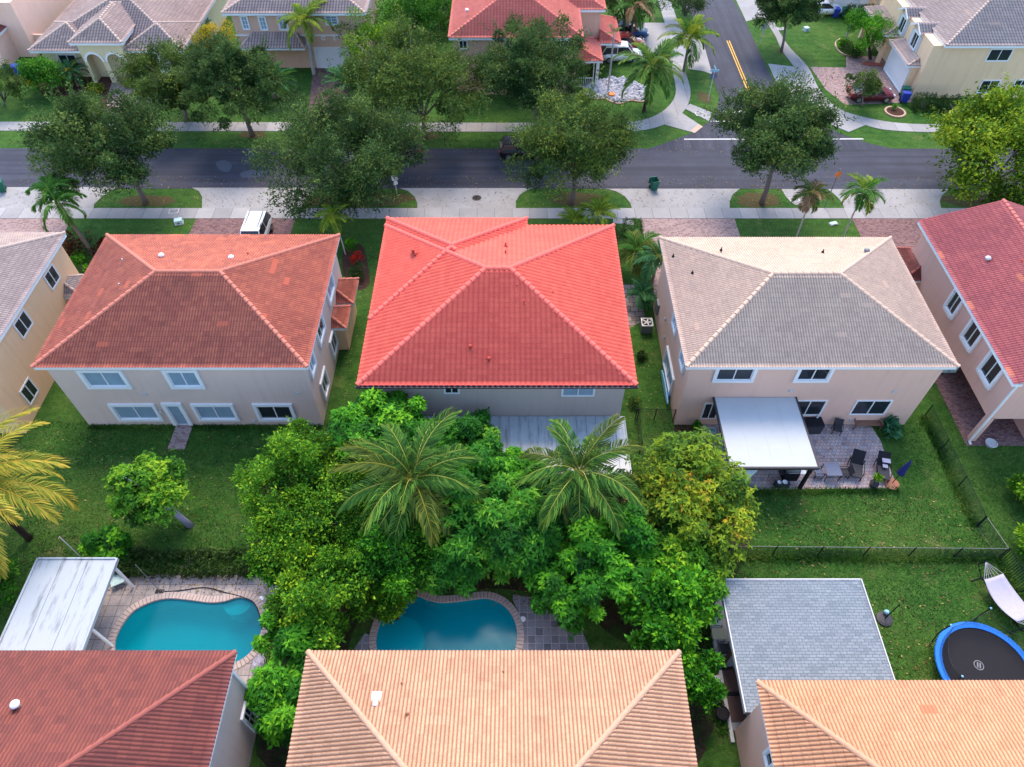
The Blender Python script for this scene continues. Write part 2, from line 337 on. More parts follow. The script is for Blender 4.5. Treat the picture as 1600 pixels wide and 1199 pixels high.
    # fine nets
    def net(nm, c, cover, sc):
        s = N(nm); s.fin(c, .6, .3); v = s.new('TexCoord').outputs['Object']; a = s.new('SeparateXYZ', {0: v})
        h = s.math('ADD', a.outputs[0], a.outputs[1]); d1 = s.math('FRACT', s.math('MULTIPLY', s.math('ADD', h, a.outputs[2]), sc)); d2 = s.math('FRACT', s.math('MULTIPLY', s.math('SUBTRACT', h, a.outputs[2]), sc))
        k = s.math('MAXIMUM', s.math('LESS_THAN', d1, cover), s.math('LESS_THAN', d2, cover)); tr = s.new('BsdfTransparent')
        m = s.new('MixShader', {0: k, 1: tr.outputs[0], 2: s.p.outputs[0]}); s.t.links.new(m.outputs[0], s.out.inputs[0]); M[nm] = s.m
    net('chainlink', (.05, .055, .06), .10, 14); net('netting', (.015, .015, .018), .22, 18)
    # foliage
    F = foliage
    M['f_oak'] = F('leaf_oak', [(0, (.009, .034, .012)), (.45, (.025, .074, .021)), (.8, (.068, .142, .032)), (1, (.17, .23, .05))])
    M['f_oak2'] = F('leaf_oak_light', [(0, (.011, .038, .012)), (.45, (.031, .086, .019)), (.8, (.085, .160, .028)), (1, (.22, .27, .04))])
    M['f_bright'] = F('leaf_bright', [(0, (.006, .042, .006)), (.4, (.024, .145, .010)), (.75, (.075, .29, .014)), (1, (.19, .46, .02))])
    M['f_lime'] = F('leaf_lime', [(0, (.010, .048, .006)), (.4, (.035, .145, .010)), (.75, (.105, .28, .014)), (1, (.27, .43, .02))])
    M['f_deep'] = F('leaf_deep', [(0, (.006, .042, .007)), (.4, (.020, .125, .013)), (.8, (.06, .25, .018)), (1, (.17, .38, .03))])
    M['f_gold'] = F('leaf_gold', [(0, (.016, .062, .009)), (.3, (.06, .155, .012)), (.62, (.18, .29, .016)), (.94, (.36, .39, .02)), (1, (.50, .26, .03))])
    M['f_lime2'] = F('leaf_yellow_green', [(0, (.010, .045, .006)), (.35, (.05, .13, .010)), (.65, (.11, .22, .014)), (1, (.30, .38, .02))])
    M['f_grass'] = F('grass_blade', [(0, (.012, .045, .008)), (.5, (.035, .115, .014)), (.85, (.07, .17, .022)), (1, (.14, .21, .04))])
    M['f_litter'] = F('dry_leaf', [(0, (.06, .035, .015)), (.5, (.20, .12, .05)), (1, (.42, .32, .12))])
    M['f_yellow'] = F('leaf_yellow', [(0, (.20, .22, .02)), (.5, (.45, .36, .02)), (1, (.65, .42, .02))])
    M['f_hedge'] = F('leaf_hedge', [(0, (.014, .036, .010)), (.5, (.028, .065, .016)), (1, (.07, .12, .025))])
    M['f_croton'] = F('leaf_croton', [(0, (.03, .010, .008)), (.5, (.08, .018, .012)), (.8, (.05, .07, .015)), (1, (.28, .05, .02))])
    M['f_redfl'] = F('flower_red', [(0, (.30, .02, .01)), (1, (.70, .05, .02))]); M['f_teal'] = F('leaf_teal', [(0, (.02, .10, .05)), (1, (.10, .30, .12))])
    M['p_green'] = F('frond_green', [(0, (.018, .085, .012)), (.6, (.055, .18, .022)), (1, (.17, .30, .04))])
    M['p_coco'] = F('frond_coconut', [(0, (.010, .058, .014)), (.4, (.044, .145, .022)), (.75, (.15, .27, .035)), (1, (.40, .42, .09))])
    M['p_yellow'] = F('frond_yellow', [(0, (.11, .17, .02)), (.45, (.32, .32, .04)), (1, (.66, .42, .06))])
    M['p_olive'] = F('frond_olive', [(0, (.03, .070, .016)), (.5, (.09, .14, .025)), (1, (.30, .28, .04))])
    M['p_lime'] = F('frond_lime', [(0, (.07, .15, .015)), (.5, (.16, .26, .02)), (1, (.38, .40, .04))])
    M['p_bluish'] = F('frond_bluish', [(0, (.015, .075, .030)), (.5, (.04, .15, .055)), (1, (.11, .27, .08))])
    M['p_dead'] = F('frond_dry', [(0, (.16, .09, .04)), (.5, (.30, .19, .10)), (1, (.40, .30, .18))])
    M['rachis'] = plain('rachis', (.30, .30, .06), .6, var=.2)
build_mats()
def sheet(name, poly, z, mat, z0=None, holes=None):
    """a flat named piece of the setting; with z0 it is a slab"""
    if holes or z0 is None:
        loops = [poly]+(holes or []); flat = [p for l in loops for p in l]
        tr = tessellate_polygon([[Vector((x, y, 0)) for x, y in l] for l in loops]); fs = []
        for t in tr:
            p = [flat[i] for i in t]; ar = (p[1][0]-p[0][0])*(p[2][1]-p[0][1])-(p[2][0]-p[0][0])*(p[1][1]-p[0][1])
            if abs(ar) > 1e-9: fs.append(tuple(t) if ar > 0 else tuple(t)[::-1])
        m = MB(); m.v = [(x, y, z) for x, y in flat]; m.f = fs
    else: m = MB().prism(poly, z0, z)
    return tag(m.build(name, mat), kind='structure')
# ================================================================== roofs
def face_mesh(A, u, n, L, he, sl, dmax, kl, kr, hump, course, amp, lift, samp, off):
    """one tiled roof plane: eave from A along u (length L), climbing along n; kl/kr how fast the ends close in"""
    nr = max(1, int(round(dmax/course))); c = dmax/nr; na = int(L/hump*samp)+1; a0 = np.linspace(0, L, na)
    rows = []; uvs = []
    for i in range(nr):
        for d, lf, vv in ((i*c, lift, i+.02), ((i+1)*c, 0.0, i+.98)):
            a = np.clip(a0, kl*d, max(kl*d, L-kr*d)); ph = a/hump
            z = he+sl*d+lf+amp*np.abs(np.sin(pi*ph))
            rows.append(np.stack([A[0]+u[0]*a+n[0]*d, A[1]+u[1]*a+n[1]*d, z], 1)); uvs.append(np.stack([ph+off, np.full(na, vv+off)], 1))
    V = np.concatenate(rows); U = np.concatenate(uvs); R = len(rows)
    idx = np.arange(R*na).reshape(R, na); q = np.stack([idx[:-1, :-1], idx[:-1, 1:], idx[1:, 1:], idx[1:, :-1]], -1).reshape(-1, 4)
    w0 = np.linalg.norm(V[q[:, 1]]-V[q[:, 0]], axis=1); w1 = np.linalg.norm(V[q[:, 2]]-V[q[:, 3]], axis=1); q = q[(w0 > 1e-4) | (w1 > 1e-4)]
    return V, U, q
def caps(lst, p0, p1, r=.12, seg=.42):
    mb = MB(); lst.append(mb)
    p0, p1 = Vector(p0), Vector(p1); L = (p1-p0).length; n = max(1, int(L/seg)); d = (p1-p0)/n; t = d.normalized(); sx = t.cross(Vector((0,0,1))).normalized(); up = sx.cross(t)
    for i in range(n):
        a = p0+d*i; b = a+d*1.06; vs = []
        for q, rr, lf in ((a, r*1.12, .035), (b, r*.88, .0)):
            for k in range(8):
                th = pi*k/7; vs.append(q+sx*(rr*cos(th))+up*(rr*sin(th)+lf-.02))
        mb.add(vs, [(k, k+1, 8+k+1, 8+k) for k in range(7)]+[tuple(range(8))])
class Parts(list):
    def box(s, *a, **k): m = MB().box(*a, **k); s.append(m); return s
    def add(s, *a): s.append(MB().add(*a)); return s
class Roof:
    def __init__(s, hump=.172, course=.32, amp=.055, lift=.035, samp=5): s.a = (hump, course, amp, lift, samp); s.V = []; s.U = []; s.F = []; s.n = 0; s.cap = []; s.fas = Parts(); s.k = 0
    def face(s, *a):
        s.k += 1; V, U, q = face_mesh(*a, *s.a, s.k*40); s.V.append(V); s.U.append(U); s.F.append(q+s.n); s.n += len(V)
    def hip(s, x0, x1, y0, y1, he, sl, fas=True, th=.24, ends=(1, 1), capr=.12):
        """hip roof; ends: (low end, high end) of the long direction hipped 1 or gabled 0"""
        w, d = x1-x0, y1-y0; ov = .05
        if w >= d:
            hd = d/2; e0, e1 = ends
            s.face((x0, y0-ov), (1, 0), (0, 1), w, he, sl, hd, e0, e1); s.face((x1, y1+ov), (-1, 0), (0, -1), w, he, sl, hd, e1, e0)
            if e0: s.face((x0-ov, y1), (0, -1), (1, 0), d, he, sl, hd, 1, 1)
            if e1: s.face((x1+ov, y0), (0, 1), (-1, 0), d, he, sl, hd, 1, 1)
            ra = (x0+hd*e0, y0+hd, he+sl*hd); rb = (x1-hd*e1, y0+hd, he+sl*hd)
            cs = [(ra, rb)]
            if e0: cs += [((x0, y0, he), ra), ((x0, y1, he), ra)]
            if e1: cs += [((x1, y0, he), rb), ((x1, y1, he), rb)]
        else:
            hd = w/2; e0, e1 = ends
            s.face((x0-ov, y1), (0, -1), (1, 0), d, he, sl, hd, e1, e0); s.face((x1+ov, y0), (0, 1), (-1, 0), d, he, sl, hd, e0, e1)
            if e0: s.face((x0, y0-ov), (1, 0), (0, 1), w, he, sl, hd, 1, 1)
            if e1: s.face((x1, y1+ov), (-1, 0), (0, -1), w, he, sl, hd, 1, 1)
            ra = (x0+hd, y0+hd*e0, he+sl*hd); rb = (x0+hd, y1-hd*e1, he+sl*hd)
            cs = [(ra, rb)]
            if e0: cs += [((x0, y0, he), ra), ((x1, y0, he), ra)]
            if e1: cs += [((x0, y1, he), rb), ((x1, y1, he), rb)]
        for a, b in cs:
            if (Vector(a)-Vector(b)).length > .3: caps(s.cap, Vector(a)+Vector((0,0,.05)), Vector(b)+Vector((0,0,.05)), capr)
        if fas: s.fas.box(x0+.03, x1-.03, y0+.03, y1-.03, he-th, he-.015)
        return s
    def shed(s, x0, x1, y0, y1, he, sl, side, th=.2):
        """lean-to hip: eave on side, climbs to the wall opposite, hipped at both ends"""
        ov = .04
        if side == 'W': s.face((x0-ov, y1), (0, -1), (1, 0), y1-y0, he, sl, x1-x0, .6, .6)
        if side == 'E': s.face((x1+ov, y0), (0, 1), (-1, 0), y1-y0, he, sl, x1-x0, .6, .6)
        if side == 'S': s.face((x0, y0-ov), (1, 0), (0, 1), x1-x0, he, sl, y1-y0, .6, .6)
        d = (x1-x0) if side in 'WE' else (y1-y0); zt = he+sl*d
        ends = [((x0 if side == 'W' else x1, yy), (1 if side == 'W' else -1, 0), (0, sg)) for yy, sg in ((y0, 1), (y1, -1))] if side in 'WE' else [((xx, y0), (0, 1), (sg, 0)) for xx, sg in ((x0, 1), (x1, -1))]
        for A, u, n in ends:
            s.face(A, u, n, d, he, sl/.6, .6*d, 1/.6, 0); caps(s.cap, (*A, he+.04), (A[0]+u[0]*d+n[0]*.6*d, A[1]+u[1]*d+n[1]*.6*d, zt+.04), .10)
        s.fas.box(x0+.02, x1-.002, y0+.02, y1-.02, he-th, he-.015); return s
    def build(s, house, mat, capmat=None, fas='white', prefix=''):
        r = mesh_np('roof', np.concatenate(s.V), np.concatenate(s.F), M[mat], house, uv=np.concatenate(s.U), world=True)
        for c in s.cap:
            o = c.build('ridge_cap', capmat or M['c'+mat], r, world=True); me = o.data; l = me.uv_layers.new(name='UVMap')
            nv = np.array([(v.co.x*2, v.co.y*2) for v in me.vertices]); li = np.zeros(len(me.loops), dtype=np.int32); me.loops.foreach_get('vertex_index', li); l.data.foreach_set('uv', nv[li].ravel().astype(np.float32))
        for c in s.fas: c.build('fascia', M[fas], r, world=True)
        return r
def vent(roof, x, y, z, kind='cap', mat='lgrey', s=1.0):
    m = MB()
    if kind == 'pipe': m.rod((x, y, z-.1), (x, y, z+.28*s), .06*s, n=10); m.rod((x, y, z+.28*s), (x, y, z+.33*s), .075*s, n=10); m.lathe([(.17*s, -.02), (.13*s, .05), (.07*s, .08)], (x, y, z), 10)
    elif kind == 'goose': m.tube([(x, y, z-.1), (x, y, z+.22), (x, y-.06, z+.32), (x, y-.18, z+.33)], .10, 10); m.box(x-.2, x+.2, y-.2, y+.2, z, z+.05)
    elif kind == 'box': m.box(x-.12, x+.12, y-.28, y+.28, z, z+.16, tx=.8, ty=.8); m.box(x-.2, x+.2, y-.36, y+.36, z-.02, z+.02)
    else: m.lathe([(.10*s, -.1), (.10*s, .14*s), (.19*s, .15*s), (.19*s, .22*s), (.12*s, .30*s), (.02, .33*s)], (x, y, z), 14)
    m.build('roof_vent', M[mat], roof, world=True, smooth=True)
# ================================================================== walls and windows
def win(house, side, p, a0, a1, z0, z1, glass='glass', trim=.13, mull=1, door=False, depth=.10, name='window', bars=0, tmat='white', wide_sill=False):
    """a window on the wall plane (side S: y=p facing the camera side, E: x=p facing +x, W: x=p facing -x, N)"""
    def T(m, a, b, z_0, z_1, d0, d1):
        if side == 'S': m.box(a, b, p-d1, p-d0, z_0, z_1)
        elif side == 'N': m.box(a, b, p+d0, p+d1, z_0, z_1)
        elif side == 'E': m.box(p+d0, p+d1, a, b, z_0, z_1)
        else: m.box(p-d1, p-d0, a, b, z_0, z_1)
    g = MB(); T(g, a0+.01, a1-.01, z0+.01, z1-.01, -.05, .012); w_ = g.build(name, M[glass], house, world=True)
    f = MB(); t = trim
    T(f, a0-t, a0, z0-(0 if door else t), z1+t, -.02, depth); T(f, a1, a1+t, z0-(0 if door else t), z1+t, -.02, depth); T(f, a0, a1, z1, z1+t, -.02, depth)
    if not door: T(f, a0, a1, z0-t, z0, -.02, depth+(.05 if wide_sill else 0))
    fr = .05
    T(f, a0, a0+fr, z0, z1, -.02, .045); T(f, a1-fr, a1, z0, z1, -.02, .045); T(f, a0+fr, a1-fr, z1-fr, z1, -.02, .045); T(f, a0+fr, a1-fr, z0, z0+fr, -.02, .045)
    for i in range(mull):
        c = a0+(a1-a0)*(i+1)/(mull+1); T(f, c-.03, c+.03, z0+fr, z1-fr, -.02, .05)
    for i in range(bars):
        c = z0+(z1-z0)*(i+1)/(bars+1); T(f, a0+fr, a1-fr, c-.02, c+.02, -.02, .04)
    f.build('frame', M[tmat], w_, world=True)
    if door:
        h = MB(); T(h, a1-.14, a1-.10, z0+.95, z0+1.1, .012, .07); h.build('handle', M['grey'], w_, world=True)
    return w_
def house(label, cat, x, y, wallmat, boxes, group=None, name='house'):
    h = thing(name, label, cat, (x, y, 0), 0, group); m = MB()
    for b in boxes:
        if len(b) == 6: m.box(*b)
        else: m.add(*b)
    m.build('wall', M[wallmat], h, world=True); return h
def downspout(h, x, y, z, dx=0, dy=0):
    m = MB(); m.box(x-.05, x+.05, y-.05, y+.05, .12, z); m.box(x-.05, x+.05, y-.22, y-.05, .08, .18); m.build('downspout', M['white'], h, world=True)
def wall_light(h, x, y, z):
    m = MB(); m.box(x-.08, x+.08, y-.08, y+.08, z, z+.25, tx=.6, ty=.6); m.build('wall_light', M['lgrey'], h, world=True)
# ---- house A: terracotta roof, left of centre
HE = 6.2; SL = .335
def px_win(h, side, P, q, **k):
    """q: two photo pixels, opposite corners of the glass"""
    f = WY if side in 'SN' else WX
    a, b = f(*q[0], P), f(*q[1], P); a0, a1 = sorted((a[0], b[0])); z0, z1 = sorted((a[1], b[1]))
    z0 = max(z0, .04); return win(h, side, P, a0, a1, z0, min(z1, k.pop('zmax', 5.75)), **k)
def build_houses():
    # A
    h = house('beige two-storey house under the mottled terracotta hip roof, left of the red roof', 'house', -20.2, 27.85, 'w_lilac', [(-28.0, -12.5, 27.85, 39.3, 0, 6.0)])
    # the side walls are painted the same tan but read as their own faces
    r = Roof(.175, .32); r.hip(-28.42, -12.1, 27.52, 39.8, HE, SL)
    rf = r.build(h, 't_brown'); Y = 27.85
    vent(rf, -22.9, 36.0, 7.45, 'cap', 'white'); vent(rf, -18.3, 35.8, 7.45, 'cap', 'white'); vent(rf, -17.4, 36.4, 7.3, 'pipe', 'cap_red', .7)
    vent(rf, -25.6, 36.0, 7.1, 'pipe', 'lgrey', .7); vent(rf, -24.8, 33.4, 7.3, 'pipe', 'lgrey', .7)
    win(h, 'S', Y, -26.0, -23.7, 4.15, 5.5, 'glass_blue', trim=.22, depth=.14); win(h, 'S', Y, -20.85, -19.15, 4.15, 5.5, 'glass_blue', trim=.22, depth=.14)
    win(h, 'S', Y, -25.55, -23.0, .80, 2.15, 'glass_blue', trim=.20, depth=.14); win(h, 'S', Y, -20.3, -18.0, .80, 2.15, 'glass_blue', trim=.20, depth=.14)
    win(h, 'S', Y, -16.35, -14.25, .80, 2.15, 'glass', trim=.22, depth=.14)
    win(h, 'S', Y, -22.1, -21.3, .12, 2.2, 'glass_blue', trim=.24, mull=0, door=True, depth=.14, name='door')
    E = -12.5
    for a0, a1, z0, z1, g in ((28.6, 29.6, 4.2, 5.5, 'glass_blue'), (31.4, 32.9, 4.1, 5.5, 'glass'), (35.2, 36.9, 4.1, 5.5, 'glass_blue'), (33.2, 34.5, .9, 2.3, 'glass'), (29.5, 30.7, .9, 2.3, 'glass')): win(h, 'E', E, a0, a1, z0, z1, g, trim=.2, depth=.12)
    m = MB(); m.box(-12.5, -11.75, 34.6, 38.6, 0, 2.6); m.build('porch_wall', M['w_orange'], h, world=True)
    r2 = Roof(.175, .30); r2.shed(-12.5, -11.25, 36.5, 39.1, 2.75, .5, 'E'); r2.shed(-12.5, -11.45, 34.2, 36.4, 2.6, .5, 'E')
    r2.build(h, 't_brown').name = 'porch_roof'
    sp = MB().box(-22.2, -21.1, 25.9, 27.8, 0, .09); sp.build('step', M['paver_pink'], h, world=True)
    wall_light(h, -22.65, 27.78, 1.5)
    for x_, z_ in ((-24.9, .35), (-17.0, .35), (-13.4, 3.3), (-23.0, 3.2)): MB().box(x_-.13, x_+.13, 27.79, 27.85, z_, z_+.2).build('wall_vent', M['lgrey'], h, world=True)
    # B centre
    h = house('grey-beige two-storey house under the bright coral red tile roof', 'house', -.9, 26.6, 'w_grey', [(-8.45, 6.7, 26.6, 40.4, 0, 6.0), (-8.45, .6, 40.39, 41.1, 0, 6.0)])
    r = Roof(.315, .32, .07, .045, 8); r.hip(-8.98, 7.23, 26.15, 40.85, HE, SL, capr=.15)
    r.hip(-8.96, 1.06, 31.5, 41.65, HE+.02, SL, ends=(1, 1), capr=.15, fas=False); r.fas.box(-8.93, 1.03, 40.9, 41.6, HE-.24, HE-.02)
    rf = r.build(h, 't_red', fas='white')
    g = MB(); g.box(-9.08, 7.33, 26.02, 26.17, HE-.14, HE-.01); g.build('gutter', M['gutter'], rf, world=True)
    for u, v, z in ((646, 396, 7.25), (690, 452, 7.4), (735, 545, 6.95), (808, 450, 8.2), (819, 475, 7.9), (864, 461, 7.6), (790, 385, 7.6), (790, 397, 7.9), (764, 564, 6.7)):
        x, y = G(u, v, z); vent(rf, x, y, z, 'goose' if z < 7.3 else 'pipe', 'cap_red', .9)
    Y = 26.6; px_win(h, 'S', Y, ((694, 600), (717, 614)), trim=.07, depth=.05); px_win(h, 'S', Y, ((880, 600), (927, 618)), glass='glass_blue', trim=.07, depth=.05)
    for a in (-6.3, -.2, 4.2): win(h, 'S', Y, a-.9, a+.9, .1, 2.2, 'glass', trim=.08)
    # back porch cover of white pans
    pr = thing('patio_cover', 'white ribbed metal patio cover behind the red-roofed house, half hidden by the coconut palms', 'patio cover', (-.9, 24.5, 0))
    m = MB(); m.box(-8.5, 6.95, 22.4, 26.55, 2.62, 2.72)
    for i in range(27): xx = -8.4+i*.59; m.box(xx, xx+.05, 22.42, 26.5, 2.72, 2.79)
    m.box(-8.55, 7.0, 22.3, 22.4, 2.55, 2.76); m.build('roof_panel', M['pan'], pr, world=True)
    for x_ in (-8.2, -3.2, 1.8, 6.7): MB().box(x_-.06, x_+.06, 22.5, 22.62, 0, 2.6).build('post', M['white'], pr, world=True)
    # C right
    h = house('pink-beige two-storey house under the pale tan hip roof, white awning behind it', 'house', 18.4, 27.9, 'w_rose', [(10.75, 26.0, 27.9, 39.0, 0, 6.0)])
    r = Roof(.165, .32); r.hip(10.32, 26.46, 27.55, 39.5, HE, SL); rf = r.build(h, 't_tan'); Y = 27.9
    vent(rf, 23.6, 36.9, 7.1, 'cap', 'grey'); 
    for u, v in ((1052, 400), (1082, 426), (1180, 436), (1127, 390), (1286, 393)): x, y = G(u, v, 7.3); vent(rf, x, y, 7.25, 'pipe', 'black', .6)
    px_win(h, 'S', Y, ((1129, 560), (1172, 593)), trim=.2, depth=.12); px_win(h, 'S', Y, ((1260, 560), (1290, 593)), trim=.2, depth=.12)
    px_win(h, 'S', Y, ((1243, 626), (1280, 648)), trim=.06, depth=.05); px_win(h, 'S', Y, ((1340, 626), (1380, 647)), trim=.06, depth=.05)
    win(h, 'S', Y, 12.35, 13.3, .7, 2.3, 'glass', trim=.05, depth=.04); win(h, 'S', Y, 14.2, 16.6, .1, 2.2, 'glass', trim=.08, name='sliding_door')
    for a0, a1, z0, z1 in ((32.2, 33.3, 4.2, 5.4), (29.0, 30.0, 4.2, 5.4), (30.2, 33.0, .5, 1.9)): win(h, 'W', 10.735, a0, a1, z0, z1, 'glass_blue', trim=.15, depth=.12)
    for x_, z_ in ((22.3, .4), (23.9, 3.4), (17.4, 3.5)): MB().box(x_-.13, x_+.13, 27.84, 27.90, z_, z_+.2).build('wall_vent', M['lgrey'], h, world=True)
    MB().box(10.60, 10.75, 37.2, 37.9, .9, 1.9).build('electric_meter', M['grey'], h, world=True)
    wall_light(h, 10.66, 35.0, 2.6); wall_light(h, 10.66, 34.2, 1.6); wall_light(h, 19.9, 27.82, .9)
    # awning
    aw = thing('awning', 'flat white insulated awning on dark posts over the paved patio', 'awning', (15.2, 25.2, 0))
    m = MB(); m.box(12.78, 17.86, 22.68, 27.86, 2.86, 2.95)
    for i in range(1, 4): xx = 12.78+i*1.27; m.box(xx-.012, xx+.012, 22.7, 27.84, 2.95, 2.958)
    m.build('roof_panel', M['white_metal'], aw, world=True)
    m = MB(); m.box(12.68, 12.78, 22.6, 27.88, 2.78, 2.98); m.box(17.86, 17.96, 22.6, 27.88, 2.78, 2.98); m.box(12.78, 17.86, 22.56, 22.68, 2.78, 2.98); m.build('frame', M['dark'], aw, world=True)
    for x_, y_ in ((12.85, 22.75), (17.75, 22.95)): MB().box(x_-.09, x_+.09, y_-.09, y_+.09, 0, 2.8).build('post', M['black'], aw, world=True)
    # D right edge, gable roof running away from the camera
    bx = [(29.72, 39.0, 26.55, 41.1, 2.45, 6.05), (33.4, 39.0, 26.6, 41.1, 0, 2.45), (29.76, 33.4, 33.4, 41.1, 0, 2.45)]
    h = house('pink house with the rose red gable roof overhanging a paved corner, right edge', 'house', 29.72, 26.55, 'w_pink', bx)
    m = MB(); m.add([(29.75, 41.08, 6.05), (38.95, 41.08, 6.05), (34.35, 41.08, 7.55)], [(0, 1, 2)]); m.add([(29.75, 26.57, 6.05), (38.95, 26.57, 6.05), (34.35, 26.57, 7.55)], [(0, 2, 1)]); m.build('gable', M['w_pink'], h, world=True)
    r = Roof(.175, .32); r.hip(29.15, 39.5, 26.2, 41.5, HE, SL, fas=False, ends=(0, 0))
    r.fas.box(29.17, 29.72, 26.25, 41.45, HE-.24, HE-.02); r.fas.box(39.0, 39.45, 26.25, 41.45, HE-.24, HE-.02)
    rf = r.build(h, 't_pink'); x, y = G(1543, 405, 7.1); vent(rf, x, y, 7.0, 'cap', 'lgrey')
    x, y = G(1592, 414, 7.3); vent(rf, x, y, 7.5, 'pipe', 'cap_red', .7)
    MB().box(29.76, 30.14, 26.55, 26.93, 0, 2.5).build('column', M['w_pink'], h, world=True); downspout(h, 29.66, 26.45, 6.0)
    for a0, a1, z0, z1 in ((34.0, 35.0, 4.0, 5.5), (31.0, 32.2, 4.0, 5.5), (28.0, 29.4, 3.9, 5.5)): win(h, 'W', 29.72, a0, a1, z0, z1, 'glass', trim=.2, depth=.14, wide_sill=True)
    r2 = Roof(.175, .30); r2.shed(28.3, 29.72, 38.6, 42.3, 3.0, .45, 'W'); r2.build(h, 't_rust').name = 'porch_roof'
    MB().box(28.6, 29.72, 39.0, 42.0, 0, 2.8).build('porch_wall', M['w_pink'], h, world=True)
    # E left edge
    h = house('orange-walled house with the tan tile roof cut by the left edge', 'house', -31.9, 27.3, 'w_orange', [(-46.0, -31.9, 27.2, 39.6, 0, 6.0)])
    r = Roof(.172, .32); r.hip(-47, -31.45, 26.75, 40.05, HE, SL); rf = r.build(h, 't_tan2')
    for q in (((72, 400), (90, 438)), ((20, 472), (46, 513)), ((11, 608), (42, 650))):
        (a, _), (b, _) = WX(*q[0], -31.9), WX(*q[1], -31.9)
    for a0, a1, z0, z1 in ((36.4, 37.7, 4.2, 5.4), (31.8, 33.2, 4.2, 5.4), (28.9, 30.1, .9, 2.2)): win(h, 'E', -31.9, a0, a1, z0, z1, 'glass', trim=.06, depth=.05)
    r2 = Roof(.172, .30); r2.shed(-31.9, -30.5, 36.9, 39.3, 3.0, .4, 'E'); r2.build(h, 't_tan2').name = 'porch_roof'; MB().box(-31.9, -30.8, 37.1, 39.1, 0, 2.8).build('porch_wall', M['w_orange'], h, world=True)
    # F bottom left
    h = house('house with the maroon terracotta roof in the bottom left corner', 'house', -20, 10.4, 'w_grey', [(-30, -12.62, -5, 10.4, 0, 6.0)])
    r = Roof(.165, .37, .065, .04, 8); r.hip(-30.6, -12.2, -7.5, 10.87, HE, SL, capr=.115); rf = r.build(h, 't_rust')
    x, y = G(33, 1106, 6.9); vent(rf, x, y, 7.2, 'cap', 'white'); px_win(h, 'E', -12.62, ((382, 1101), (398, 1140)), glass='glass', trim=.14, depth=.12, zmax=4.6, bars=1); downspout(h, -12.56, 10.34, 6.0)
    # G bottom middle
    h = house('house under the large peach tile hip roof at the bottom centre', 'house', -.8, 10.4, 'w_beige', [(-8.5, 6.9, -4.5, 10.4, 0, 6.0)])
    r = Roof(.165, .37, .065, .04, 8); r.hip(-9.02, 7.4, -5.4, 10.87, HE, SL, capr=.115); rf = r.build(h, 't_peach')
    x, y = G(588, 1096, 6.9); vent(rf, x, y, 7.0, 'box', 'white'); 
    for u, v, z in ((628, 1068, 6.7), (487, 1154, 6.45), (636, 1115, 7.3), (786, 1050, 6.5)): x, y = G(u, v, z); vent(rf, x, y, z, 'pipe', 'terracotta', .5)
    # H bottom right
    h = house('pink-walled house with the orange peach tile roof in the bottom right corner', 'house', 19, 9.15, 'w_rose', [(11.0, 29, -4, 9.15, 0, 6.0)])
    r = Roof(.165, .37, .065, .04, 8); r.hip(10.55, 29.5, -6, 9.6, HE, SL, capr=.115); r.build(h, 't_peach2'); win(h, 'W', 11.0, 6.7, 7.2, 4.1, 5.0, 'glass', trim=.12, depth=.12, mull=0)
    # I top centre, coral
    h = house('tan two-storey corner house with a coral red roof and white porch column, beyond the street', 'house', 1.0, 70.75, 'w_tan', [(-5.8, 6.5, 70.75, 82.0, 0, 5.8), (6.5, 9.3, 77.2, 84.5, 0, 5.8)])
    r = Roof(.315, .36, .06, .04, 4); r.hip(-6.25, 7.0, 70.4, 82.4, 6.0, SL); r.hip(.2, 9.75, 76.7, 86, 6.0, SL)
    r.shed(6.5, 9.35, 72.0, 77.2, 2.9, .3, 'E'); r.shed(9.3, 11.6, 75.9, 82, 2.9, .4, 'E'); rf = r.build(h, 't_redfar')
    vent(rf, -4.5, 73.9, 7.0, 'cap', 'white')
    px_win(h, 'S', 70.75, ((717, 60), (730, 76)), trim=.06, depth=.05, zmax=5.6); px_win(h, 'S', 70.75, ((790, 60), (803, 74)), trim=.06, depth=.05, zmax=5.6); px_win(h, 'S', 70.75, ((864, 63), (887, 81)), trim=.06, depth=.05)
    MB().box(8.75, 9.05, 72.1, 72.4, 0, 2.8).rod((8.5, 72.2, 0), (8.5, 72.2, 2.75), .05).build('column', M['white'], h, world=True)
    m = MB()
    for i in range(9): m.box(6.7+i*.2, 6.74+i*.2, 72.2, 72.24, .1, 1.0)
    m.box(6.6, 8.5, 72.18, 72.26, 1.0, 1.06); m.box(6.6, 8.5, 72.18, 72.26, .08, .12); m.build('railing', M['white'], h, world=True)
    # J top, villa with arches
    cr = 'w_cream'; h = house('cream single-storey villa with twin entry arches and mauve tile roof, top left', 'house', -42, 74.5, cr, [(-49.6, -34.6, 74.5, 92, 0, 3.1)])
    r = Roof(.30, .36, .06, .04, 4); r.hip(-50.1, -34.1, 73.4, 92, 3.3, .33); r.hip(-50.09, -43.5, 73.38, 80, 3.3, .42, fas=False); r.hip(-40.5, -34.1, 73.39, 80, 3.3, .42, fas=False)
    r.hip(-45.2, -39.7, 72.75, 82, 4.4, .45); rf = r.build(h, 't_mauve', capmat=M['ct_tan2'])
    arch = MB()                                                       # front wall of the tower with two round-headed openings
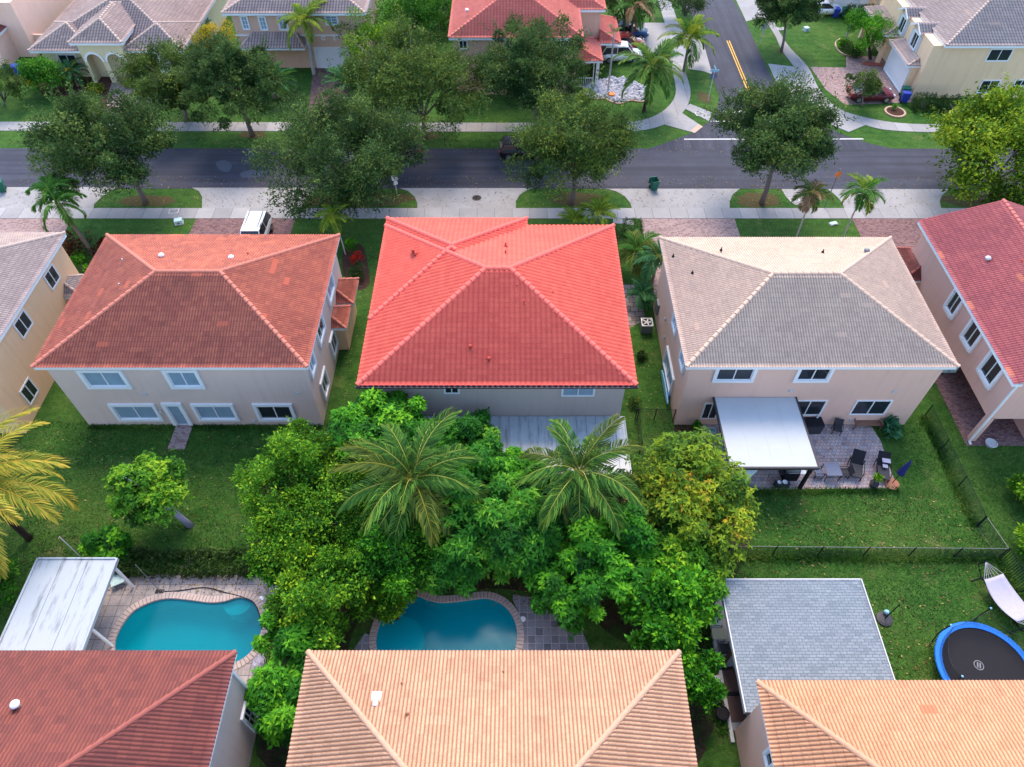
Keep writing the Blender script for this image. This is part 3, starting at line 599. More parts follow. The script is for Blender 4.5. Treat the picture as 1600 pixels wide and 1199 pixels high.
    def archwall(x0, x1, y, zt, ops):
        xs = sorted(set([x0, x1]+[q for c, rr, s_ in ops for q in (c-rr, c+rr)]))
        for i in range(len(xs)-1):
            a, b = xs[i], xs[i+1]; op = [o for o in ops if abs((a+b)/2-o[0]) < o[1]]
            if not op: arch.box(a, b, y, y+.3, 0, zt); continue
            c, rr, s_ = op[0]
            for k in range(10):
                t0, t1 = pi-pi*k/10, pi-pi*(k+1)/10; xa, xb = c+rr*cos(t0), c+rr*cos(t1); za, zb = s_+rr*sin(t0), s_+rr*sin(t1)
                arch.add([(xa, y, za), (xb, y, zb), (xb, y, zt), (xa, y, zt), (xa, y+.3, za), (xb, y+.3, zb), (xb, y+.3, zt), (xa, y+.3, zt)], [(0,1,2,3), (4,7,6,5), (0,4,5,1)])
    archwall(-44.7, -40.2, 73.2, 4.25, [(-43.55, .8, 2.3), (-41.4, .8, 2.3)]); arch.box(-40.5, -40.2, 73.5, 76, 0, 4.25); arch.box(-44.7, -44.4, 73.5, 76, 0, 4.25); arch.build('entry_arch', M[cr], h, world=True)
    for c in (-43.55, -41.4):
        tr_ = MB()
        for k in range(12):
            t0, t1 = pi*k/12, pi*(k+1)/12; q = [(c+rr*cos(t), 73.14, 2.3+rr*sin(t)) for t, rr in ((t0, .8), (t1, .8), (t1, 1.0), (t0, 1.0))]; tr_.add(q+[(a, 73.2, b) for a, _, b in q], [(0,1,2,3), (3,2,6,7), (0,4,5,1)])
        tr_.build('arch_trim', M['white'], h, world=True)
    win(h, 'S', 74.5, -48.0, -46.2, .9, 2.4, 'glass', trim=.1); win(h, 'S', 74.5, -38.9, -36.0, .1, 2.3, 'white', trim=.12, mull=0, name='garage_door'); win(h, 'S', 76.5, -42.0, -41.0, .1, 2.3, 'glass', trim=.1, mull=0, name='door')
    for a in (76.2, 79.5, 82.5): win(h, 'E', -34.6, a, a+1.0, 1.0, 2.5, 'glass', trim=.08)
    # K top, two storeys with garage
    Y = 76.5; h = house('tan two-storey house with a white garage door and mauve roof, behind the curved palm', 'house', -22, Y, 'w_tan', [(-29.2, -15.7, Y, 86, 0, 5.8)])
    r = Roof(.30, .36, .06, .04, 4); r.hip(-29.9, -15.1, 75.9, 87, 6.0, SL); r.shed(-28.6, -21.8, 74.6, Y, 3.0, .45, 'S'); rf = r.build(h, 't_mauve')
    for q in (((376, 26), (390, 45)), ((404, 27), (418, 46)), ((434, 27), (450, 46)), ((507, 21), (528, 38))): px_win(h, 'S', Y, q, glass='glass_blue', trim=.12, depth=.08, bars=2, zmax=5.5)
    px_win(h, 'S', Y, ((492, 76), (548, 106)), glass='white', trim=.16, mull=0, bars=0, name='garage_door')
    MB().box(-29.3, -15.6, Y-.06, Y, 3.45, 3.6).build('belt_course', M['white'], h, world=True)
    for u in (505, 524):
        x, z = WY(u, 60, Y); m = MB(); 
        for k in range(12): t0, t1 = 2*pi*k/12, 2*pi*(k+1)/12; q = [(x+rr*cos(t), Y-.05, z+rr*sin(t)) for t, rr in ((t0, .13), (t1, .13), (t1, .22), (t0, .22))]; m.add(q+[(a, Y, b) for a, _, b in q], [(0,1,2,3), (3,2,6,7), (0,4,5,1)])
        m.build('round_vent', M['white'], h, world=True)
    # L top right, peach walls
    X0 = 41.5; Y = 70.1; h = house('peach-yellow two-storey house with small dormers and white garage doors, top right corner', 'house', X0, Y, 'w_yellow', [(X0, 56, Y, 84, 0, 5.4)])
    r = Roof(.30, .36, .06, .04, 4); r.hip(X0+.9, 57, Y-.5, 84.5, 5.6, SL, ends=(1, 1)); 
    for yy in (72.6, 76.2): r.face((X0-.35, yy+2.6), (1, 0), (0, -1), 4.6, 5.3, .5, 1.3, 0, 0); r.face((X0-.35, yy), (1, 0), (0, 1), 4.6, 5.3, .5, 1.3, 0, 0)
    r.shed(40.2, X0, 70.8, 76.4, 3.0, .35, 'W'); r.shed(39.9, X0, 77.2, 84, 3.2, .35, 'W'); rf = r.build(h, 't_tan2')
    m = MB()
    for yy in (72.6, 76.2): m.add([(X0-.02, yy+.1, 5.2), (X0-.02, yy+2.5, 5.2), (X0-.02, yy+1.3, 5.85), (X0+1.5, yy+.1, 5.2), (X0+1.5, yy+2.5, 5.2), (X0+1.5, yy+1.3, 5.85)], [(0,2,1), (0,3,5,2), (1,2,5,4)])
    m.build('dormer_gable', M['w_yellow'], h, world=True)
    for yy in (72.6, 76.2):
        for s_ in (0, 1): m = MB(); ya = yy+2.6*s_; m.add([(X0-.4, ya, 5.14), (X0-.4, yy+1.3, 5.79), (X0-.4, yy+1.3, 5.95), (X0-.4, ya, 5.32), (X0-.3, ya, 5.14), (X0-.3, yy+1.3, 5.79), (X0-.3, yy+1.3, 5.95), (X0-.3, ya, 5.32)], [(0,1,2,3), (7,6,5,4), (0,4,5,1), (3,2,6,7)]); m.build('barge_board', M['white'], h, world=True)
    for yy in (73.2, 76.8): win(h, 'W', X0, yy, yy+1.2, 3.5, 4.9, 'glass', trim=.16, depth=.12, bars=0); MB().box(X0-.06, X0, yy-.62, yy-.18, 3.4, 5.0).build('shutter', M['lgrey'], h, world=True); MB().box(X0-.06, X0, yy+1.38, yy+1.82, 3.4, 5.0).build('shutter', M['lgrey'], h, world=True)
    win(h, 'W', X0-.72, 71.2, 76.0, .1, 2.6, 'white', trim=.15, mull=0, name='garage_door'); MB().box(X0-.72, X0, 70.9, 76.3, 0, 2.9).build('garage_wall', M['w_yellow'], h, world=True)
    for yy in (77.6, 80.5, 83.6): MB().box(40.3, 40.7, yy-.2, yy+.2, 0, 3.05).build('column', M['w_yellow'], h, world=True)
    for q in (((1549, 77), (1574, 95)), ((1536, 126), (1553, 145)), ((1588, 125), (1604, 134))): px_win(h, 'S', Y, q, trim=.08, depth=.06)
    # M top left corner pink
    h = house('pink house with a small red side roof in the top left corner', 'house', -56, 75, 'w_peach', [(-68, -53.2, 79, 95, 0, 5.8), (-60, -55.2, 76.2, 79, 0, 3.2), (-53.2, -51.6, 80, 80.2, 0, 2.0)])
    r = Roof(.30, .36, .06, .04, 4); r.hip(-69, -55.5, 78.4, 96, 6.0, SL); r.hip(-61, -54.9, 75.8, 81, 3.3, SL); r.build(h, 't_rust')
    win(h, 'S', 76.2, -57.6, -56.2, .1, 2.4, 'glass', trim=.12, mull=0, name='door')
    # N far strips seen at the very top edge
    h = house('beige house with a white garage door at the top edge behind two bare palm trunks', 'house', 44, 94, 'w_yellow', [(38, 52, 91.5, 103, 0, 5.4)])
    r = Roof(.30, .36, .06, .04, 3); r.hip(37.5, 52.5, 91, 103.5, 5.6, SL); r.build(h, 't_tan2'); win(h, 'S', 91.5, 39.5, 43.5, .1, 2.3, 'white', trim=.12, mull=0, name='garage_door')
    for i, (x0, x1, mt, tm, lb) in enumerate(((-33, -19, 'w_pink', 't_mauve', 'house beyond the top edge behind the tan garage house'), (-12, 6, 'w_beige', 't_tan2', 'house beyond the top edge behind the coral roofed corner house'))):
        h = house(lb, 'house', x0, 100, mt, [(x0, x1, 100, 112, 0, 5.8)]); r = Roof(.30, .36, .06, .04, 3); r.hip(x0-.5, x1+.5, 99.5, 112.5, 6.0, SL); r.build(h, tm)
build_houses()
# ================================================================== the ground
def px(*pts): return [G(u, v) for u, v in pts]
POOL1 = spline([(-21.25,13.6),(-20.95,15.0),(-20.2,15.65),(-19.2,15.95),(-18,15.88),(-16.7,15.72),(-15.9,15.8),(-15.2,16.02),(-14.4,15.85),(-13.85,15.2),(-13.5,14.3),(-13.62,13.3),(-14.3,12.5),(-16,12.0),(-18.6,11.9),(-20.5,12.4)], k=4)
POOL2 = spline([(-7.3,13.6),(-7.05,15.0),(-6.3,15.85),(-5.35,16.12),(-4.65,15.88),(-3.8,15.73),(-2.5,15.86),(-1.4,15.98),(-.55,15.65),(.02,15.0),(.3,14.1),(.15,13.0),(-.6,12.2),(-2.6,11.9),(-5.4,11.9),(-6.8,12.5)], k=4)
def ground():
    R = 2500; sheet('ground', [(-R, -R), (R, -R), (R, R), (-R, R)], 0, M['grass'], holes=[POOL1, POOL2])
    sheet('garden_soil', spline(px((425, 700), (560, 668), (700, 690), (860, 760), (1000, 735), (1120, 720), (1180, 800), (1150, 900), (1110, 980), (1120, 1110), (1080, 1199), (1060, 1040), (990, 1010), (945, 985), (900, 940), (830, 925), (760, 920), (690, 925), (620, 925), (570, 960), (545, 1010), (520, 1180), (400, 1180), (430, 960), (400, 880), (405, 780)), k=4), .006, M['soil'], holes=None)  # brown soil, its dark tone also painting the shade under the dense trees
    sheet('road', [(-160, 54.25), (160, 54.05), (160, 60.5), (-160, 60.75)], .010, M['asphalt'])
    side = px((1062, 0), (1080, 25), (1092, 50), (1110, 112), (1124, 150), (1121, 170), (1112, 187), (1085, 207), (1050, 220), (1010, 234), (1400, 234), (1360, 225), (1320, 212), (1285, 196), (1250, 178), (1222, 150), (1200, 110), (1165, 34), (1146, 0))
    sheet('side_road', [(21.2, 260), *[(x, y) for x, y in side], (27.9, 260)], .014, M['asphalt_side'])
    def strip(name, a, b, w_, z, mat):
        a, b = Vector(a), Vector(b); d = (b-a).normalized(); n = Vector((-d.y, d.x))*w_/2
        sheet(name, [tuple(a+n), tuple(a-n), tuple(b-n), tuple(b+n)], z, mat)
    for dx in (-.13, .13): strip('centre_line', (25.0+dx, 82.9), (24.95+dx, 66.6), .11, .019, M['yellow_line'])
    strip('stop_line', (21.45, 67.3), (24.8, 67.3), .5, .019, M['white_line'])
    strip('crosswalk_line', G(1110, 190), G(1345, 190), .16, .019, M['white_line']); strip('crosswalk_line', G(1069, 218), G(1349, 217.5), .19, .019, M['white_line'])
    # pavements
    sheet('sidewalk', [(-160, 49.83), (160, 49.83), (160, 51.27), (-160, 51.27)], .045, M['sidewalk'], -.1)
    nl = px((-900, 191), (0, 191), (500, 192), (955, 193)); nr = [(x, y-1.62) for x, y in nl]
    inner = spline(px((955, 193), (1000, 189), (1030, 178), (1050, 160), (1056, 140), (1050, 110)), False, 5); outer = spline(px((955, 207), (1005, 204), (1045, 192), (1070, 172), (1079, 145), (1070, 110)), False, 5)
    sheet('sidewalk', nl[:-1]+inner+outer[::-1]+nr[::-1][1:], .045, M['sidewalk'], -.1)
    li = [(x-1.6, y) for x, y in px((1092, 108), (1075, 60), (1055, 0))]; sheet('sidewalk', [G(1050, 110), *[(20.0-1.7, 80), (18.3, 130)], (19.9, 130), (19.9, 80), G(1070, 110)], .045, M['sidewalk_y'], -.1)
    sheet('curb_ramp', px((1037, 195), (1065, 177), (1098, 199), (1083, 208)), .050, M['concrete'], -.1); sheet('curb_ramp', px((1069, 170), (1078, 163), (1113, 177), (1107, 190)), .050, M['concrete'], -.1)
    sheet('tactile_strip', px((1079, 205), (1092, 195), (1098, 199), (1085, 209)), .056, M['curb'])
    a = spline(px((1205, 28), (1230, 70), (1262, 105), (1280, 140), (1310, 170), (1360, 186), (1420, 194), (1500, 195)), False, 5); b = spline(px((1213, 60), (1222, 80), (1243, 108), (1255, 130), (1290, 165), (1350, 195), (1400, 205), (1500, 208)), False, 5)
    sheet('sidewalk', [(34.2, 180), (32.2, 180)][::-1]+[(G(1205, 28)[0]-1.0, G(1213, 60)[1]+9)]+b+[(150, 63.7), (150, 65.3)]+a[::-1], .045, M['sidewalk'], -.1)
    sheet('curb_ramp', px((1285, 163), (1330, 188), (1352, 196), (1326, 207), (1300, 196), (1285, 185)), .050, M['concrete'], -.1)
    sheet('driveway_apron', px((1200, 100), (1243, 105), (1262, 135), (1286, 165), (1268, 172), (1240, 165), (1222, 150)), .030, M['concrete'], -.1)
    sheet('driveway_apron', px((1146, -8), (1200, -8), (1200, 25), (1180, 30), (1166, 34)), .030, M['concrete'], -.1)
    sheet('driveway_apron', px((1075, 108), (1070, 50), (1094, 50), (1113, 117), (1100, 112)), .030, M['concrete'], -.1)
    sheet('driveway', px((960, 96), (955, 36), (1065, 36), (1072, 96)), .020, M['concrete'], -.1)
    # near verge: concrete between grass islands
    T = 294
    def apron(pts): sheet('driveway_apron', px(*pts), .030, M['concrete'], -.1)
    apron([(-500, 329), (146, 329), (147, 320), (158, 309), (172, 299), (184, T-1), (-500, T-1)])
    apron([(316, 329), (470, 329), (474, 318), (484, 304), (498, T), (300, T), (311, 299), (316, 308)])
    apron([(652, 329), (806, 329), (806, 315), (812, 305), (824, 297), (832, T+.6), (624, T+.6), (638, 299), (648, 308), (652, 318)])
    apron([(988, 329), (1140, 329), (1140, 315), (1145, 304), (1156, T+1.5), (946, T+1.5), (962, 299), (976, 307), (985, 318)])
    apron([(1320, 329), (1471, 329), (1468, 315), (1472, 305), (1484, T+2), (1293, T+2), (1300, 301), (1310, 310), (1317, 320)])
    apron([(1700, 329), (2000, 329), (2000, T+2), (1700, T+2)]); apron([(1221, T+2), (1228, 308), (1236, 317), (1244, 321), (1254, 320), (1260, 312), (1260, T+2)])
    # worn turf round the street trees
    for u, v, rx, ry in ((235, 314, 2.6, 1.0), (560, 312, 5.0, 1.2), (900, 312, 2.4, 1.2), (1185, 312, 2.0, 1.2), (1540, 312, 4.5, 1.3), (665, 213, 1.6, .9), (395, 210, 1.3, .8), (838, 212, 1.3, .6), (1100, 152, .8, 1.2), (1222, 80, .7, .6)):
        x, y = G(u, v); rg = random.Random(u); sheet('worn_turf', [(x+rx*cos(t)*(.75+.4*rg.random()), y+ry*sin(t)*(.7+.4*rg.random())) for t in [2*pi*k/16 for k in range(16)]], .005, M['worn'])
    # paver drives
    def drive(u0, u1, y1, m, z=.020, v=343.5): x0, x1 = G(u0, v)[0], G(u1, v)[0]; sheet('driveway', [(x0, y1), (x1, y1), (x1, 49.84), (x0, 49.84)], z, M[m], -.1)
    drive(-220, 113, 39.6, 'paver_pink'); drive(306, 461, 39.3, 'paver_red'); drive(1001, 1148, 39.0, 'paver_pink'); drive(1332, 1480, 38.0, 'paver_red'); drive(640, 800, 41.0, 'paver_pink')
    sheet('path', px((958, 341), (990, 345), (990, 352), (958, 349)), .03, M['concrete'], -.1)
    sheet('driveway', px((1266, 105), (1322, 106), (1322, 88), (1385, 88), (1430, 160), (1320, 164), (1290, 140)), .020, M['paver_pink'], -.1)
    sheet('driveway', px((490, 106), (548, 106), (560, 190), (480, 190)), .020, M['paver_red'], -.1)
    sheet('path', px((178, 120), (200, 116), (235, 150), (250, 190), (165, 190), (168, 150)), .020, M['paver_pink'], -.1); sheet('path', px((166, 190), (168, 150), (178, 120), (172, 124), (158, 152), (156, 190)), .016, M['mulch'])
    sheet('mulch_bed', spline(px((62, 145), (90, 150), (120, 153), (160, 150), (178, 125), (120, 110), (60, 118)), k=4), .008, M['mulch'])
    # side yards
    sheet('patio', spline(px((965, 445), (990, 445), (1002, 470), (1008, 500), (985, 512), (975, 500)), k=1), .020, M['path_stone'], -.1)
    sheet('patio', [(29.45, 26.2), (33.4, 26.2), (40, 26.2), (40, 27.2), (33.5, 27.2), (33.5, 41.5), (29.2, 41.5), (29.45, 33)], .020, M['paver_red'], -.1)
    sheet('patio', px((1090, 655), (1240, 652), (1362, 668), (1376, 690), (1384, 716), (1402, 763), (1250, 765), (1145, 766), (1105, 720)), .040, M['paver_patio'], -.1)
    sheet('patio', [(10.87, 9.16), (18.6, 9.16), (18.6, 16.6), (10.87, 16.6)], .05, M['concrete'], -.1)
    sheet('garden_kerb', [(10.70, 8.6), (10.88, 8.6), (10.88, 16.7), (10.70, 16.7)], .16, M['lgrey'], -.1)
    sheet('garden_bed', px((1053, 664), (1054, 676), (1098, 678), (1094, 665)), .012, M['mulch'])
    sheet('garden_bed', spline(px((540, 382), (566, 384), (574, 410), (578, 440), (568, 452), (548, 450), (535, 420)), k=4), .008, M['mulch'])
    # pool decks
    sheet('pool_deck', px((193, 898), (440, 899), (437, 925), (424, 975), (405, 1052), (380, 1110)) + [(-13.6, 10.45), (-26, 10.45), (-26, 17.25)], .030, M['deck_stone'], None, [offset(POOL1, .02)])
    d2 = [(-8.3, 10.9), (-7.9, 13.9), (-7.5, 14.2)]
    sheet('pool_deck', spline([(0.05, 16.15), (1.1, 16.0), (2.1, 15.7), (3.0, 15.1), (3.75, 14.2), (4.1, 13.2), (4.15, 12), (3.9, 10.9), (.9, 10.9), (-.8, 11.7), (.35, 12.4), (.58, 14.0), (.35, 15.2), (.05, 15.8)], k=1), .030, M['deck_grey'])
    sheet('pool_deck', [(-8.4, 10.9), (-8.35, 13.2), (-7.9, 14.0), (-7.68, 13.9), (-7.5, 12.2), (-6.7, 11.4), (-2.5, 11.4), (-1.2, 11.1), (-1.2, 10.9)], .030, M['deck_grey'])
    for q in ([(338, 254), (352, 251), (362, 258), (358, 268), (348, 268), (340, 262)], [(376, 271), (392, 266), (410, 268), (412, 275), (392, 278), (378, 277)]): sheet('road_patch', spline(px(*q), k=4), .016, M['patch'])
ground()
def pool(label, P, water, step, stepr):
    c = (sum(p[0] for p in P)/len(P), sum(p[1] for p in P)/len(P)); t = thing('swimming_pool', label, 'swimming pool', (*c, 0)); n = len(P)
    m = MB(); dp = -1.5; m.add([(x, y, .02) for x, y in P]+[(x, y, dp) for x, y in P], [(i, n+i, n+(i+1) % n, (i+1) % n) for i in range(n)])
    tr = tessellate_polygon([[Vector((x, y, 0)) for x, y in P]]); m.add([(x, y, dp) for x, y in P], [tuple(q) for q in tr]); m.build('basin', M['plaster'], t, world=True)
    w_ = MB(); w_.add([(x, y, -.10) for x, y in P], [tuple(q) for q in tr]); w_.build('water', M[water], t, world=True)
    m = MB(); m.prism([(step[0]+stepr*cos(a), step[1]+stepr*sin(a)) for a in [2*pi*k/20 for k in range(20)]], -1.49, -.32); m.build('step', M['plaster_light'], t, world=True)
    # coping bricks, each a slightly raised block with its own gap
    m = MB(); dense = []
    L = [math.dist(P[i], P[(i+1) % n]) for i in range(n)]; tot = sum(L); k = int(tot/.19); acc = 0; i = 0; pts = []
    for j in range(k):
        s_ = tot*j/k
        while acc+L[i] < s_: acc += L[i]; i += 1
        f = (s_-acc)/L[i]; a, b = P[i], P[(i+1) % n]; pts.append((a[0]+(b[0]-a[0])*f, a[1]+(b[1]-a[1])*f))
    o = offset(pts, .34); inn = offset(pts, -.03)
    for j in range(k):
        q = (j+1) % k; g = .06; A = lambda p, r, s_: (p[0]+(r[0]-p[0])*s_, p[1]+(r[1]-p[1])*s_)
        m.prism([A(inn[j], inn[q], g), A(inn[j], inn[q], 1-g), A(o[j], o[q], 1-g), A(o[j], o[q], g)], -.08, .065)
    m.build('coping', M['coping'], t, world=True); b = MB(); b.v = [(x, y, .036) for x, y in inn]+[(x, y, .036) for x, y in o]; b.f = [(j, (j+1) % k, k+(j+1) % k, k+j) for j in range(k)]
    b.build('mortar_bed', M['mulch'], t, world=True); return t
pool('kidney-shaped swimming pool with a brick edge in the pale stone deck, lower left', POOL1, 'water_teal', (-15.3, 15.9), .8)
pool('kidney-shaped swimming pool half hidden by the peach roof at the bottom centre', POOL2, 'water_blue', (-6.2, 13.6), 1.5)
# ================================================================== foliage
def cloud(centers, rad, n_per, leaf, rng, mode='leaf', up=.45, flat=.85, wide=.5):
    """leaf quads round clump centres -> V, F, r, c"""
    K = len(centers); C = np.repeat(centers, n_per, 0); R = np.repeat(rad, n_per); n = len(C)
    d = rng.normal(size=(n, 3)); d[:, 2] += .25; d /= np.linalg.norm(d, axis=1)[:, None]
    rr = R*rng.uniform(.25, 1, n)**.5*(1+.25*rng.normal(size=n)*(rng.random(n) < .25)); P = C+d*rr[:, None]*np.array([1, 1, flat])
    cl = np.repeat(rng.random(K), n_per)
    if mode == 'rosette':
        m = 6; P = np.repeat(P, m, 0); dd = np.repeat(d, m, 0); cl = np.repeat(cl, m); k = len(P); az = rng.uniform(0, 2*pi, k)
        ax = dd*.5+np.array([0, 0, .8]); ax /= np.linalg.norm(ax, axis=1)[:, None]
        t = np.cross(ax, np.array([1., .1, 0])); t /= np.linalg.norm(t, axis=1)[:, None]; b = np.cross(ax, t)
        dirn = t*np.cos(az)[:, None]+b*np.sin(az)[:, None]+ax*rng.uniform(-.15, .55, k)[:, None]; dirn /= np.linalg.norm(dirn, axis=1)[:, None]
        nrm = ax+.3*rng.normal(size=(k, 3)); base_r = np.repeat(rng.random(n), m)*.7+rng.random(k)*.3
    else:
        k = n; nrm = d*.55+rng.normal(size=(k, 3))*.55+np.array([0, 0, up]); dirn = d+rng.normal(size=(k, 3))*.8; base_r = rng.random(k)
        dirn /= np.linalg.norm(dirn, axis=1)[:, None]
    nrm /= np.linalg.norm(nrm, axis=1)[:, None]; side = np.cross(dirn, nrm); side /= (np.linalg.norm(side, axis=1)[:, None]+1e-9)
    L = leaf*rng.uniform(.6, 1.35, k)[:, None]; W = L*wide*.5; nn = np.cross(side, dirn)
    a = P; b = P+dirn*L*.5+side*W+nn*L*.06; c = P+dirn*L-nn*L*.12; e = P+dirn*L*.5-side*W+nn*L*.06
    V = np.stack([a, b, c, e], 1).reshape(-1, 3); F = np.arange(4*k).reshape(k, 4)
    return V, F, np.repeat(base_r, 4), np.repeat(cl, 4)
def crown_centers(r, rz, K, rng, shell=.55, lump=.25, cone=0):
    out = []
    lob = rng.normal(size=(7, 3)); lob /= np.linalg.norm(lob, axis=1)[:, None]; la = rng.uniform(-.6, 1, 7)*lump
    while len(out) < K:
        d = rng.normal(size=3); d /= np.linalg.norm(d)
        if d[2] < -.55: continue
        f = 1+float(np.sum(la*np.clip(lob@d, 0, 1)**2)); q = d*rng.uniform(shell, 1)*f; out.append((q[0]*r, q[1]*r, q[2]*rz))
    return np.array(out)
NSEED = [100]
def tree(label, base, cpx=None, z=None, r=4, rz=None, mat='f_oak', bark='bark', K=55, n=300, leaf=.17, mode='leaf', group=None, name='tree', cat='tree', cr=.24, trunk=.2, wide=.5, shell=.5, lump=.3, twig=0, lean=(0, 0), cxy=None, limbs=9, bare=0):
    NSEED[0] += 1; rng = np.random.default_rng(NSEED[0]); bx, by = base; rz = rz or r*.7
    t = thing(name, label, cat, (bx, by, 0), 0, group)
    if cpx: X, Z = WY(cpx[0], cpx[1], by); X -= bx; Yo = 0
    else: X, Yo, Z = lean[0], lean[1], z
    if z and not cpx: Z = z
    cen = crown_centers(r, rz, K, rng, shell, lump)
    cen = cen/(1+.8*cr); rad = cr*r*rng.uniform(.55, 1.45, len(cen))
    V, F, a, c = cloud(cen, rad, n, leaf, rng, mode, wide=wide)
    if twig:                                              # shoots that stick out of the outline
        k = twig; d = rng.normal(size=(k, 3)); d[:, 2] = np.abs(d[:, 2])*.8; d /= np.linalg.norm(d, axis=1)[:, None]
        src = cen[rng.integers(0, len(cen), k)]; per = 12; s_ = np.linspace(.2, 1, per)
        dd = src/np.linalg.norm(src/np.array([1, 1, rz/r]), axis=1)[:, None]+.7*d; dd /= np.linalg.norm(dd, axis=1)[:, None]
        P = (src[:, None, :]+dd[:, None, :]*(rng.uniform(.8, 1.9, (k, 1, 1))*r*.24)*s_[None, :, None]).reshape(-1, 3)
        V2, F2, a2, c2 = cloud(P, np.full(len(P), .13), 3, leaf*.9, rng, 'leaf', wide=wide); V = np.concatenate([V, V2]); F = np.concatenate([F, F2+len(V)-len(V2)]); a = np.concatenate([a, a2]); c = np.concatenate([c, np.repeat(rng.random(k), per*12)])
    # new growth is paler at the shoot tips: the upper, outer leaves of each crown
    V = V+np.array([X, Yo, Z]); mesh_np('crown', V, F, M[mat], t, attr={'r': a, 'c': c})
    m = MB(); h0 = max(.4, Z-rz*.75); fx, fy = X*h0/Z, Yo*h0/Z; rg = random.Random(NSEED[0])
    m.tube([(0, 0, -.1), (fx*.35+rg.uniform(-.08, .08), fy*.35, h0*.35), (fx, fy, h0)], [trunk*1.35, trunk*1.02, trunk*.85], 9)
    idx = rng.choice(len(cen), min(limbs+bare, len(cen)), replace=False)
    for j in idx:
        e = cen[j]*.93; e = (e[0]+X, e[1]+Yo, e[2]+Z); md = (fx+(e[0]-fx)*.4, fy+(e[1]-fy)*.4, h0+(e[2]-h0)*.55+.2)
        m.tube([(fx, fy, h0-.15), md, e], [trunk*.62, trunk*.36, trunk*.10], 6)
        for q in range(3): 
            e2 = (e[0]+rg.uniform(-1, 1)*cr*r, e[1]+rg.uniform(-1, 1)*cr*r, e[2]+rg.uniform(-.2, 1)*cr*r); m.tube([md, ((md[0]+e2[0])/2, (md[1]+e2[1])/2, (md[2]+e2[2])/2+.1), e2], [trunk*.25, trunk*.14, trunk*.05], 4)
    m.build('trunk', M[bark], t, smooth=True); return t
def shrub(label, xy, r, h, mat, leaf=.14, K=16, n=160, group=None, name='shrub', cat='shrub', mode='leaf', wide=.5, box=None, z0=0):
    NSEED[0] += 1; rng = np.random.default_rng(NSEED[0]); t = thing(name, label, cat, (*xy, z0), 0, group)
    if box:
        w_, d_, h_ = box; m = int(w_*d_*h_*60)+K*20; P = rng.uniform(-1, 1, (m, 3)); ax = rng.integers(0, 3, m); P[np.arange(m), ax] = np.sign(P[np.arange(m), ax])*rng.uniform(.85, 1.05, m)
        P = P*np.array([w_/2, d_/2, h_/2])+np.array([0, 0, h_/2+.05]); V, F, a, c = cloud(P, np.full(m, .10), 6, leaf, rng, mode, wide=wide); c = np.repeat(np.repeat(rng.random((m+7)//8), 8)[:m], len(c)//m)
    else:
        cen = crown_centers(r*.75, h*.38, K, rng, .35, .3); cen[:, 2] += h*.5; V, F, a, c = cloud(cen, r*.36*rng.uniform(.7, 1.25, len(cen)), n, leaf, rng, mode, wide=wide); V[:, 2] = np.maximum(V[:, 2], .02)
    mesh_np('foliage', V, F, M[mat], t, attr={'r': a, 'c': c}); m = MB(); rg = random.Random(NSEED[0])
    for k in range(5): a_ = rg.uniform(0, 6.28); q = (r if not box else min(box[0], box[1])*.6)*.45; m.tube([(0, 0, 0), (cos(a_)*q*.5, sin(a_)*q*.5, h*.35), (cos(a_)*q, sin(a_)*q, h*.7)], [.04, .03, .012], 5)
    m.build('stem', M['bark'], t); return t
# ---- palms
FR = {}
def frond_mesh(mat, L, e0, curve, ll, nl, w_, seed, vee=.25, hang=.55):
    key = (mat, L, e0, curve, ll, nl, w_, seed, vee, hang)
    if key in FR: return FR[key]
    rg = np.random.default_rng(seed); T_ = np.linspace(0, 1, 24); ang = e0-curve*T_**1.3; ds = L/23
    x = np.concatenate([[0], np.cumsum(np.cos(ang[:-1])*ds)]); z = np.concatenate([[0], np.cumsum(np.sin(ang[:-1])*ds)])
    V = []; F = []; R = []; Cc = []
    for s_ in (-1, 1):
        for k in range(nl):
            t = .10+.89*(k+rg.uniform(-.2, .2))/nl; px_, pz = np.interp(t, T_, x), np.interp(t, T_, z); a = np.interp(t, T_, ang)
            tg = np.array([cos(a), 0, sin(a)]); up = np.array([-sin(a), 0, cos(a)]); sw = radians(18+52*t)+rg.normal()*.10; l = ll*(sin(pi*min(1, .16+t*.80))**.6)*rg.uniform(.85, 1.1)
            d = np.array([0, s_, 0])*cos(sw)+tg*sin(sw)+up*(vee+rg.normal()*.07); d /= np.linalg.norm(d); p0 = np.array([px_, s_*.03, pz]); p1 = p0+d*l*.45; d2 = d+np.array([0, 0, -hang*(.6+.8*rg.random())]); d2 /= np.linalg.norm(d2); p2 = p1+d2*l*.55
            ww = np.cross(d, np.array([0, 0, 1.])); ww = ww/np.linalg.norm(ww)*w_; b = len(V)
            V += [p0-ww*.5, p0+ww*.5, p1-ww, p1+ww, p2-ww*.18, p2+ww*.18]; F += [(b, b+1, b+3, b+2), (b+2, b+3, b+5, b+4)]; q = rg.random(); R += [q]*4+[min(1, q+.3)]*2; Cc += [.15+.45*t*t]*6
    b = len(V)                                            # rachis strip with thickness
    for i in range(24):
        r_ = .045*(1-T_[i]*.8); V += [np.array([x[i], -r_, z[i]]), np.array([x[i], r_, z[i]]), np.array([x[i], 0, z[i]+r_])]; R += [.95]*3; Cc += [.7]*3
    for i in range(23):
        a = b+3*i; F += [(a, a+3, a+4, a+1), (a+1, a+4, a+5, a+2), (a+2, a+5, a+3, a)]
    o = mesh_np('frond', V, F, M[mat], attr={'r': R, 'c': Cc}); me = o.data; bpy.data.objects.remove(o); FR[key] = me; return me
